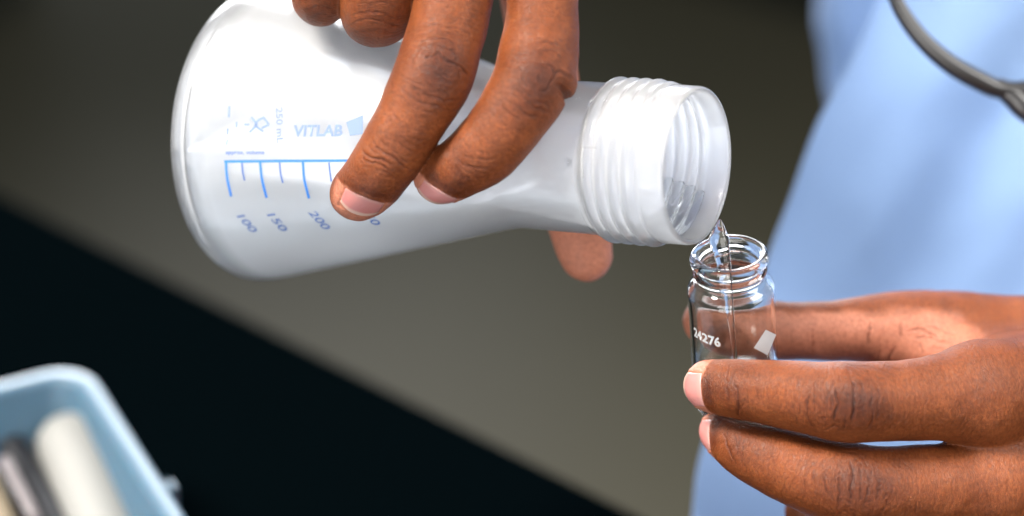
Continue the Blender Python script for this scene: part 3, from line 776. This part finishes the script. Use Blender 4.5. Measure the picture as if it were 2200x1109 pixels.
CR_UI = [([(1150, 146), (1180, 144), (1191, 153), (1200, 153), (1215, 164), (1224, 173)], .28), ([(1191, 155), (1186, 173), (1175, 191), (1168, 200)], .22), ([(1164, 150), (1153, 171), (1177, 175)], .16), ([(1101, 128), (1117, 119), (1151, 116)], .13), ([(1159, 106), (1189, 110), (1216, 133)], .13),
         ([(1115, 144), (1126, 159)], .12), ([(1119, 166), (1137, 189)], .14), ([(1073, 198), (1100, 225), (1141, 248), (1181, 261)], .13), ([(1087, 180), (1123, 212), (1172, 239), (1208, 239)], .15), ([(1064, 216), (1096, 248), (1141, 270)], .11), ([(1055, 234), (1087, 266), (1127, 288)], .08),
         ([(1105, 170), (1135, 205), (1180, 222)], .12), ([(979, 333), (992, 352), (1024, 360), (1055, 356)], .16), ([(988, 329), (1028, 342), (1073, 342)], .11), ([(972, 350), (990, 372), (1020, 380)], .12), ([(1005, 318), (1040, 328), (1085, 325)], .07), ([(1130, 96), (1165, 92), (1205, 100)], .08)]
CR_UR = [([(735, 59), (780, 43), (834, 47), (879, 68)], .12), ([(740, 32), (803, 27), (870, 45)], .13), ([(745, 70), (800, 62), (860, 72)], .10), ([(755, 10), (810, 5), (870, 20)], .10)]
CR_UP = [([(650, 20), (685, 12), (722, 25)], .10), ([(655, 36), (690, 30), (724, 40)], .09)]
CR_LI = [([(1797, 821), (1799, 860), (1793, 892), (1789, 905)], .34), ([(1825, 811), (1833, 834), (1833, 876), (1825, 918)], .40), ([(1812, 882), (1814, 905), (1809, 925)], .24), ([(1869, 830), (1871, 869), (1870, 902), (1853, 941)], .17), ([(1884, 838), (1886, 870), (1876, 905)], .12),
         ([(1905, 850), (1912, 880), (1908, 910)], .08), ([(1720, 811), (1716, 860), (1723, 905)], .10), ([(1742, 821), (1736, 876), (1742, 908), (1762, 925)], .16), ([(1760, 812), (1752, 835), (1753, 855)], .14), ([(1740, 895), (1770, 898), (1795, 893)], .07),
         ([(1765, 868), (1785, 858), (1798, 862)], .07), ([(1770, 925), (1790, 915), (1812, 928)], .14), ([(1777, 815), (1783, 840), (1775, 865)], .13), ([(1850, 815), (1853, 860), (1848, 905)], .14),
         ([(1806, 783), (1840, 800), (1880, 835)], .10), ([(1812, 781), (1860, 795), (1905, 825)], .10), ([(1820, 779), (1880, 792), (1935, 812)], .10), ([(1840, 778), (1900, 785), (1950, 800)], .08),
         ([(1578, 815), (1585, 844), (1586, 880), (1582, 892)], .24), ([(1602, 854), (1593, 868), (1588, 871)], .16), ([(1572, 800), (1573, 824)], .14), ([(1560, 815), (1566, 845), (1562, 870)], .10), ([(1606, 830), (1607, 886)], .09), ([(1622, 800), (1629, 840), (1629, 880)], .09), ([(1645, 805), (1648, 865)], .08), ([(1666, 805), (1670, 870)], .08), ([(1687, 806), (1692, 878)], .08)]
CR_LM = [([(1827, 990), (1832, 1019), (1825, 1052), (1829, 1086)], .36), ([(1803, 1009), (1803, 1057), (1796, 1095)], .26), ([(1858, 1000), (1865, 1038), (1853, 1086)], .17), ([(1877, 995), (1887, 1033), (1882, 1076)], .12), ([(1734, 1005), (1729, 1038), (1734, 1076)], .09),
         ([(1753, 995), (1746, 1028), (1755, 1067)], .13), ([(1775, 1000), (1770, 1035), (1780, 1075)], .15), ([(1845, 985), (1848, 1040), (1842, 1080)], .15), ([(1800, 975), (1840, 978), (1880, 1010)], .09), ([(1790, 1080), (1815, 1075), (1840, 1090)], .14),
         ([(1560, 928), (1564, 951), (1572, 977), (1580, 996)], .22), ([(1568, 928), (1567, 944)], .14), ([(1581, 931), (1585, 951), (1590, 990)], .16), ([(1591, 935), (1592, 965)], .12), ([(1599, 938), (1602, 970)], .11), ([(1625, 945), (1630, 1000)], .07), ([(1660, 950), (1664, 1020)], .07)]
CR_LT = [([(1872, 690), (1867, 742)], .32), ([(1934, 690), (1932, 732)], .28), ([(1895, 746), (1882, 776)], .22), ([(1947, 717), (1976, 710), (2025, 727)], .26), ([(1927, 740), (1908, 776)], .24), ([(1976, 738), (1979, 764)], .18), ([(1745, 700), (1744, 764)], .14), ([(1955, 728), (2000, 728), (2050, 738)], .22), ([(1985, 700), (2020, 708), (2060, 722)], .16), ([(2000, 745), (2030, 752)], .15)]
person = empty('person', (0.35, .30, FLOOR_Z), 'person in a light blue gown pouring water from flask to vial', 'person')

# --- upper hand (thumb behind the flask, fingers pointing down)
Zf = (0, 0, 1)
def knuckle_arcs(cx, cy, ax, half, seed):
    rr = random.Random(seed); ax = np.array(ax)/np.hypot(*ax); pe = np.array([-ax[1], ax[0]]); out = []
    off = -82.0
    while off < 86:
        w = half*math.sqrt(max(.05, 1-(off/92)**2)); a = rr.uniform(-w, -.1*w); b = rr.uniform(.1*w, w); pts = []
        for k in range(5):
            t = a+(b-a)*k/4
            pts.append(tuple(np.array([cx, cy])+ax*(off-.0042*off/30*t*t/1.6+rr.uniform(-2.5, 2.5))+pe*t))
        out.append((pts, rr.uniform(.06, .17)*(1-.35*abs(off)/86))); off += rr.uniform(5, 9.5)
    return out
CR_LI += knuckle_arcs(1815, 863, (1, 0), 64, 1); CR_LM += knuckle_arcs(1838, 1042, (1, .12), 66, 2)
CR_UM += knuckle_arcs(936, 140, (-.40, .92), 60, 3); CR_UI += knuckle_arcs(1150, 165, (-.35, .93), 58, 4)
up_mid = Finger([(770, 414, 5, 62, (.0, -.45, .9)), (783, 404, 2.5, 65, (.05, -.35, .9)), (808, 375, -2, 69, (.1, -.1, 1)), (846, 318, -6.5, 73, (.2, 0, 1)), (890, 242, -9, 77.5, (.25, .05, 1)),
                 (929, 166, -9, 87, (.25, .08, 1)), (953, 90, -6, 85.5, (.25, .1, 1)), (974, 0, -3, 84, (.2, .1, 1)), (1000, -150, 0, 88, (.2, .1, 1)), (1030, -350, 4, 98, (.2, .1, 1))],
                patches=[dict(st=2, a=5.5, b=8, lines=[], dark=.6, ring=.4, net=.4, ds=-.4), dict(st=5, a=9, b=9.5, lines=[], dark=.85, t=-1.0, ds=1, net=.7, ring=.5)], creases=CR_UM,
                nail=nail(786, 416, -6.0, (-.33, -.86, -.40), (.06, -.42, .90), 11.0, 7.6), seed=1, palec=(-.28, .02))
up_idx = Finger([(947, 381, -1.5, 58, (-.1, -.6, .8)), (966, 373, -3, 63, (-.05, -.5, .85)), (1000, 354, -6, 68, (.05, -.3, .95)), (1044, 320, -9, 76, (.2, -.1, 1)), (1093, 260, -11.5, 79, (.3, 0, 1)),
                 (1136, 192, -12, 86, (.3, .1, 1)), (1155, 130, -10, 88, (.3, .1, 1)), (1164, 60, -7, 79, (.3, .1, 1)), (1166, -20, -5, 78, (.25, .1, 1)), (1172, -160, -1, 84, (.2, .1, 1)), (1185, -340, 4, 96, (.2, .1, 1))],
                patches=[dict(st=2, a=5, b=7.5, lines=[], dark=.5, ring=.4, net=.4, t=-.5), dict(st=5, a=9, b=9.5, lines=[], dark=.85, t=-1.2, ds=1.5, net=.7, ring=.5, fold=1.3, fold_side=1.0)], creases=CR_UI,
                nail=nail(951, 396, -6.5, (-.45, -.80, -.45), (-.05, -.62, .78), 10.2, 7.0), seed=2, palec=(-.28, .02))
up_ring = Finger([(800, -70, 46, 60, (0, -.3, -1)), (802, -50, 30, 70, (0, -.9, .2)), (808, -8, 17, 80, (0, -.8, .6)), (814, 14, 8, 85, (0, -.4, 1)), (826, -40, 2, 86, (0, .2, 1)), (842, -120, 1, 84, (0, .2, 1)), (880, -330, 6, 96, (0, .2, 1))],
                 patches=[dict(st=3, a=9, b=10, lines=[], dark=.45, net=.4, ring=.4)], creases=CR_UR, seed=3, palec=(-.7, -.4))
up_pink = Finger([(676, -80, 50, 50, (0, -.3, -1)), (680, -55, 34, 56, (0, -.9, .2)), (688, -22, 22, 62, (0, -.8, .6)), (692, -12, 14, 65, (0, -.4, 1)), (702, -60, 9, 68, (0, .2, 1)), (716, -130, 9, 68, (0, .2, 1)), (745, -290, 12, 84, (0, .2, 1))],
                 patches=[dict(st=3, a=8, b=8, lines=[], dark=.4, net=.3, ring=.4)], creases=CR_UP, seed=4, palec=(-.7, -.4))
up_thumb = Finger([(1260, 548, 40, 57, (.1, 0, -1)), (1252, 515, 40, 63, (.1, 0, -1)), (1236, 440, 43, 70, (.1, 0, -1)), (1200, 300, 50, 70, (.1, 0, -1)), (1172, 150, 48, 69, (.5, 0, -.9)), (1150, -60, 42, 84, (.7, 0, -.6)), (1150, -300, 36, 105, (.8, 0, -.5))],
                  seed=5, palec=(.1, .5), lines=False)
pt = q
palm_up = []
for (x, y, d, r) in ((1185, -340, 6, 108), (1030, -360, 6, 110), (885, -340, 8, 106), (752, -295, 13, 92)):
    palm_up.append((pt(x, y, d), pt(1000+(x-960)*.45, -900, 22), r*K, 14.5, 7.0))
palm_up += [(pt(1130, -270, 30), pt(1060, -820, 32), 12, 17, 7.0), (pt(1000, -260, 24), pt(980, -800, 26), 14, 16, 8.0), (pt(1110, -150, 26), pt(1150, -330, 28), 8.5, 12, 7.0),
            (pt(960, -900, 23), pt(1000, -1200, 34), 21, 22, 9.0), (pt(1070, -900, 26), pt(1090, -1200, 36), 20, 21, 9.0)]
hand_up = build_hand('hand', [up_mid, up_idx, up_ring, up_pink, up_thumb], palm_up, .6, 'upper hand gripping the flask from above, fingers pointing down')

# --- lower hand (fingers pointing left around the vial, thumb behind it)
lo_idx = Finger([(1527, 829, 8.5, 57, (-.75, .05, .65)), (1546, 831, 6.5, 60, (-.5, .05, .85)), (1590, 836, 3.5, 64.5, (-.2, .05, 1)), (1640, 842, 1.5, 69, (-.05, .05, 1)), (1690, 848, 0, 74, (0, .05, 1)), (1750, 857, -2, 80, (0, .05, 1)),
                 (1816, 864, -3, 87, (0, .05, 1)), (1880, 863, -1, 87, (0, .05, 1)), (1950, 860, 2, 88, (0, .1, 1)), (2030, 853, 6, 95, (0, .15, 1)), (2110, 846, 10, 110, (.05, .2, 1))],
                patches=[dict(st=2, a=5.5, b=8, lines=[], dark=.5, ring=.4, net=.4, ds=1.0), dict(st=6, a=8.8, b=9.5, lines=[], dark=.8, ds=1.0, t=.3, net=.7, ring=.5)], creases=CR_LI,
                nail=nail(1513, 838, 2.0, (-.62, 0, -.78), (-.70, .02, .60), 9.2, 9.0), seed=6, palec=(-.45, -.15))
lo_mid = Finger([(1546, 929, 19, 46, (-.8, .15, .6)), (1563, 938, 16, 54, (-.6, .15, .8)), (1600, 962, 12, 64, (-.3, .15, 1)), (1645, 982, 9, 71, (-.1, .15, 1)), (1690, 1000, 7, 77, (0, .15, 1)), (1760, 1026, 4.5, 86, (0, .12, 1)),
                 (1835, 1046, 3.5, 93, (0, .1, 1)), (1900, 1050, 5, 92, (0, .1, 1)), (1970, 1048, 8, 92, (0, .1, 1)), (2050, 1045, 11, 95, (0, .1, 1)), (2130, 1040, 15, 104, (.05, .1, 1))],
                patches=[dict(st=2, a=5.5, b=7.5, lines=[], dark=.5, ring=.4, net=.4, ds=1.0), dict(st=6, a=9, b=10, lines=[], dark=.8, ds=1.0, t=.2, net=.7, ring=.5)], creases=CR_LM,
                nail=nail(1532, 934, 12.5, (-.62, -.10, -.78), (-.72, .05, .58), 8.6, 9.0), seed=7, palec=(-.45, -.15))
lo_ring = Finger([(1735, 1100, 42, 50, (-.8, 0, .5)), (1765, 1110, 36, 56, (-.5, 0, .8)), (1800, 1134, 27, 70, (-.2, 0, 1)), (1850, 1172, 17, 84, (0, 0, 1)), (1910, 1200, 12, 92, (0, 0, 1)), (2000, 1220, 14, 90, (0, 0, 1)), (2110, 1225, 20, 98, (0, 0, 1))],
                 patches=[dict(st=4, a=9, b=10, lines=PIP, dark=.6)], seed=8, palec=(-.5, -.2))
lo_pink = Finger([(1760, 1250, 48, 50, (-.6, 0, .7)), (1820, 1280, 38, 60, (-.2, 0, 1)), (1900, 1330, 28, 70, (0, 0, 1)), (1990, 1370, 27, 72, (0, 0, 1)), (2080, 1380, 32, 84, (0, 0, 1))], seed=9, palec=(-.5, -.2))
lo_thumb = Finger([(1519, 692, 36, 52, (0, .75, -.65)), (1540, 697, 36, 58, (0, .75, -.65)), (1600, 706, 37, 64, (0, .75, -.65)), (1690, 711, 38, 63, (0, .75, -.65)), (1780, 711, 40, 64.5, (0, .78, -.6)),
                   (1850, 708, 42, 71, (0, .8, -.5)), (1920, 712, 45, 87, (0, .85, -.4)), (2010, 722, 48, 99, (0, .9, -.2)), (2150, 740, 50, 106, (0, .9, 0)), (2300, 760, 50, 118, (0, .9, 0))],
                  patches=[], seed=10, palec=(-.18, .22), lines=False, creases=CR_LT)
palm_lo = []
for (x, y, d, r) in ((2115, 850, 12, 106), (2135, 1040, 16, 104), (2115, 1225, 22, 98), (2085, 1375, 34, 86)):
    palm_lo.append((pt(x, y, d), pt(2800, 800+(y-1050)*.5, 38), r*K, 14.0, 6.5))
palm_lo += [(pt(1905, 742, 42), pt(2080, 770, 36), 5.6, 8.5, 4.0), (pt(2170, 800, 26), pt(2500, 800, 36), 11.5, 14, 6.0), (pt(2250, 745, 46), pt(2700, 800, 42), 13.5, 14.5, 6.0), (pt(2120, 760, 38), pt(2300, 790, 36), 8.5, 12, 5.0),
            (pt(2050, 830, 34), pt(2300, 900, 36), 8.0, 13, 5.0), (pt(2200, 1100, 34), pt(2600, 950, 42), 13, 14, 6.0), (pt(2780, 780, 42), pt(3000, 760, 50), 19, 21, 8.0), (pt(2790, 900, 44), pt(3000, 860, 52), 18, 20, 8.0)]
pads = [(q(1960, 745, 34), (22, 11, 24), (0, .3, 1))]
hand_lo = build_hand('hand', [lo_idx, lo_mid, lo_ring, lo_pink, lo_thumb], palm_lo, .6, 'lower hand closed round the vial, fingers pointing left', mouse_pad=pads)

# ------------------------------------------------------------------ gown
def torso():
    cols = 150
    ys = [-900, -500, -250, 0, 130, 265, 420, 540, 700, 960, 1109, 1400, 1900]
    Lx = [2080, 2030, 1975, 1890, 1830, 1758, 1702, 1657, 1602, 1512, 1490, 1470, 1450]
    P = catmull(np.stack([ys, Lx], 1), 8)
    vs = []; n = len(P)
    for i, (y, xl) in enumerate(P):
        for j in range(cols):
            u = j/(cols-1)
            if u < .72:                                    # front panel, turned a little to the right of the photo
                xx = 2600*(u/.72)**1.25; x = xl+xx
                d = 128+.046*xx+60*max(0, (xx-1500)/1100)**2
                g = sstep(0, 120, xx)
                f = 7*math.sin(xx*.0105-y*.0022+1.1)*math.exp(-((xx-420)/420)**2)+4.5*math.sin(xx*.021+y*.0031+2)
                f += 9*math.exp(-((xx-(560-.30*(y-300)))/85)**2)-7*math.exp(-((xx-(330-.12*(y-300)))/80)**2)+6*math.sin(xx*.006+y*.0035)
                f += 5*vnoise(np.array([xx*.008]), np.array([y*.005]), 61)[0]+1.5*vnoise(np.array([xx*.02]), np.array([y*.012]), 62)[0]
                d -= .27*f*g+.045*max(0, y-650)
            else:                                          # round the side and back
                v = (u-.72)/.28; a = v*math.pi
                x = xl+2600-1300*(1-math.cos(a)); d = 128+.046*2600*(1-v)+60*(1-v)+210*math.sin(a)
            vs.append(q(x, y, d))
    fs = [(i*cols+j, i*cols+j+1, (i+1)*cols+j+1, (i+1)*cols+j) for i in range(n-1) for j in range(cols-1)]
    return wpt(vs), fs
vs, fs = torso()
gown = fix_normals(mesh_obj('gown', vs, fs, M['cloth'], person))
so = gown.modifiers.new('thickness', 'SOLIDIFY'); so.thickness = .0012
def sleeve(st, label=None):
    P = catmull([np.append(q(a, b, c), d*K) for a, b, c, d in st], 8)
    vs, fs = tube(wpt(P[:, :3]), P[:, 3]/1000, 40, cap=False)
    n = len(P)
    for i in range(n):
        for j in range(40):
            c = vs[i*40:(i+1)*40].mean(0) if False else wpt(P[i, :3])
            vs[i*40+j] = c+(vs[i*40+j]-c)*(1+.035*math.sin(j*.9+i*.35)+.03*math.sin(i*.9+j*.31))
    o = fix_normals(mesh_obj('sleeve', vs, fs, M['cloth'], gown))
    s = o.modifiers.new('thickness', 'SOLIDIFY'); s.thickness = .0012
    if label: o['label'] = label
    return o
sleeve([(2050, -700, 300, 330), (1930, -300, 300, 230), (1868, -40, 300, 158), (1862, 120, 300, 138), (1880, 280, 300, 120), (1930, 480, 300, 100)], 'shaded drape of the gown behind its front edge')
sleeve([(1010, -1080, 30, 225), (1060, -1010, 100, 260), (1150, -800, 205, 270), (1280, -560, 330, 285), (1500, -900, 340, 330), (1850, -1300, 335, 380), (2250, -1400, 330, 420)], 'sleeve of the upper arm')
sleeve([(2960, 810, 50, 215), (3250, 760, 110, 260), (3700, 500, 220, 340), (3900, -200, 290, 420), (3800, -900, 310, 430)], 'sleeve of the lower arm')

# ------------------------------------------------------------------ spectacles hanging in front of the gown
spec = empty('glasses', C(2060, 0, 72), 'dark rimmed glasses hanging in front of the blue gown', 'glasses')
def rim_path(pts, dd0, ddx):
    P = catmull(pts, 10); return np.array([np.append(q(x, y, dd0+ddx*(x-2060)/100), w*K*1.15) for x, y, w in P])
rp = rim_path([(2256, 95, 17), (2250, -120, 15), (2130, -250, 13), (2020, -280, 13), (1930, -200, 13), (1905, -90, 13), (1918, -20, 14), (1942, 32, 16), (1984, 88, 18), (2040, 137, 20), (2100, 172, 21), (2154, 193, 20), (2222, 182, 18), (2256, 95, 17)], 70, 2)
rw = wpt(rp[:, :3])
vs, fs = tube(rw, np.stack([rp[:, 3]*1.15, rp[:, 3]], 1)/1000, 18, flat=D2W((0, 0, 1)), cap=False)
fix_normals(mesh_obj('rim', vs, fs, M['rim'], spec))
cen = rw.mean(0); nrm = D2W((0, 0, 1)); bulge = .002
lv = [cen+nrm*bulge]; lf = []
n = len(rw)-1
for ring_, tt_ in ((1, .5), (2, 1.0)):
    for i in range(n): lv.append(cen+(rw[i]-cen)*tt_+nrm*bulge*(1-tt_*tt_))
for i in range(n):
    k = (i+1) % n
    lf += [(0, 1+i, 1+k), (1+i, 1+n+i, 1+n+k, 1+k)]
mesh_obj('lens', lv, lf, M['lens'], spec)
rp2 = rim_path([(2290, 250, 18), (2330, 330, 18), (2420, 420, 20), (2540, 430, 20), (2620, 330, 18), (2600, 180, 15), (2500, 90, 14), (2390, 90, 14), (2310, 160, 16), (2290, 250, 18)], 74, 0)
vs, fs = tube(wpt(rp2[:, :3]), np.stack([rp2[:, 3]*1.15, rp2[:, 3]], 1)/1000, 18, flat=D2W((0, 0, 1)), cap=False)
fix_normals(mesh_obj('rim', vs, fs, M['rim'], spec))
rw2 = wpt(rp2[:-1, :3]); c2 = rw2.mean(0); n2_ = len(rw2)
mesh_obj('lens', [c2+nrm*bulge]+list(rw2), [(0, 1+i, 1+(i+1) % n2_) for i in range(n2_)], M['lens'], spec)
bp = rim_path([(2140, 184, 19), (2175, 206, 24), (2205, 236, 25), (2250, 262, 22), (2292, 250, 18)], 70, 2)
vs, fs = tube(wpt(bp[:, :3]), bp[:, 3]/1000, 16)
fix_normals(mesh_obj('bridge', vs, fs, M['rim'], spec))
for a, b in (((1925, -190), (2240, -900)), ((2610, 200), (2640, -700))):
    Pp = np.linspace(q(*a, 74), q(*b, 150), 12)
    vs, fs = tube(wpt(Pp), np.full(12, .0018), 12); fix_normals(mesh_obj('temple', vs, fs, M['rim'], spec))

# ------------------------------------------------------------------ tray with small things in it
RIM_Z = BENCH_Z+.055
c0 = on_plane(168, 790, RIM_Z); eL = on_plane(-150, 905, RIM_Z)-c0; eR = on_plane(385, 1130, RIM_Z)-c0
ex = eR/np.linalg.norm(eR); ey = eL-ex*eL.dot(ex); ey /= np.linalg.norm(ey)       # tray axes on the bench
print('tray corner angle', math.degrees(math.acos(eL.dot(ex)/np.linalg.norm(eL))))
LX, LY = .24, .17
tray_o = c0 - ex*.004 - ey*.004
tray = empty('storage_tray', tray_o+ex*LX/2+ey*LY/2+np.array([0, 0, BENCH_Z-RIM_Z]), 'pale blue plastic tray with a clip on its rim on the black bench', 'tray')
def rr(inset, z, r, n=10):
    pts = []
    for (cx, cy, a0) in ((inset+r, inset+r, math.pi), (LX-inset-r, inset+r, -math.pi/2), (LX-inset-r, LY-inset-r, 0), (inset+r, LY-inset-r, math.pi/2)):
        for k in range(n+1):
            a = a0+math.pi/2*k/n; pts.append(tray_o+ex*(cx+r*math.cos(a))+ey*(cy+r*math.sin(a))+np.array([0, 0, z-RIM_Z]))
    return pts
rings = [rr(.014, BENCH_Z+.0005, .010), rr(.009, BENCH_Z+.004, .012), rr(.004, RIM_Z-.008, .015), rr(.0005, RIM_Z-.007, .016), rr(0, RIM_Z-.002, .016), rr(.0012, RIM_Z, .015),
         rr(.0065, RIM_Z, .011), rr(.0078, RIM_Z-.002, .010), rr(.012, BENCH_Z+.008, .010), rr(.018, BENCH_Z+.0035, .008)]
m_n = len(rings[0]); vs = [p for r in rings for p in r]; fs = []
for i in range(len(rings)-1):
    for j in range(m_n):
        k = (j+1) % m_n; fs.append((i*m_n+j, i*m_n+k, (i+1)*m_n+k, (i+1)*m_n+j))
fs.append(tuple(range(m_n))); fs.append(tuple((len(rings)-1)*m_n+j for j in range(m_n)))
fix_normals(mesh_obj('body', vs, fs, M['tray'], tray))
Rt = Matrix(((ex[0], ey[0], 0, tray_o[0]), (ex[1], ey[1], 0, tray_o[1]), (0, 0, 1, RIM_Z), (0, 0, 0, 1)))
cl = on_plane(352, 1048, RIM_Z-.004)-tray_o; cx_ = cl.dot(ex)
box('clip', (cx_-.0055, -.0042, -.018), (cx_+.004, -.0002, -.002), M['tray'], tray, .002, Rt)

def rod(name, pa, pb, za, zb, r, m, label, cat, prof=None, flat=1.0):
    A = on_plane(*pa, za); B = on_plane(*pb, zb); n = 26
    t = np.linspace(0, 1, n); L = np.linalg.norm(B-A)
    e = np.clip(np.minimum(t, 1-t)*L/r, 0, 1); rad = r*np.sqrt(np.maximum(1-(1-e)**2.6, .02))
    vs, fs = tube(A+(B-A)*t[:, None], np.stack([rad*flat, rad], 1), 22, flat=(0, 0, 1))
    o = fix_normals(mesh_obj(name, vs, fs, m)); return tag(o, label, cat)
def ring_on(root, name, pa, pb, za, zb, t0, t1, r, m):
    A = on_plane(*pa, za); B = on_plane(*pb, zb); t = np.linspace(t0, t1, 4)
    vs, fs = tube(A+(B-A)*t[:, None], np.full(4, r), 22, flat=(0, 0, 1)); fix_normals(mesh_obj(name, vs, fs, m, root))
zt = RIM_Z-.018
rod('plastic_tube', (135, 912), (262, 1240), zt, zt-.012, .0116, M['white_plastic'], 'white round-ended plastic tube lying in the pale blue tray', 'tube', flat=.9)
pa, pb = (22, 950), (150, 1200)
pen = rod('marker_pen', pa, pb, zt-.002, zt-.010, .0058, M['black_plastic'], 'black marker pen with a grey clip beside the white tube in the tray', 'pen')
A = on_plane(8, 985, zt+.006); B = on_plane(80, 1120, zt)
vs, fs = tube(np.linspace(A, B, 6), np.array([[.0012, .0024]]*6), 10, flat=(0, 0, 1)); fix_normals(mesh_obj('clip', vs, fs, M['grey_band'], pen))
rod('cream_rod', (-75, 960), (35, 1230), zt-.012, zt-.02, .0078, M['cream'], 'cream coloured rod at the photo corner, left of the black pen', 'rod')
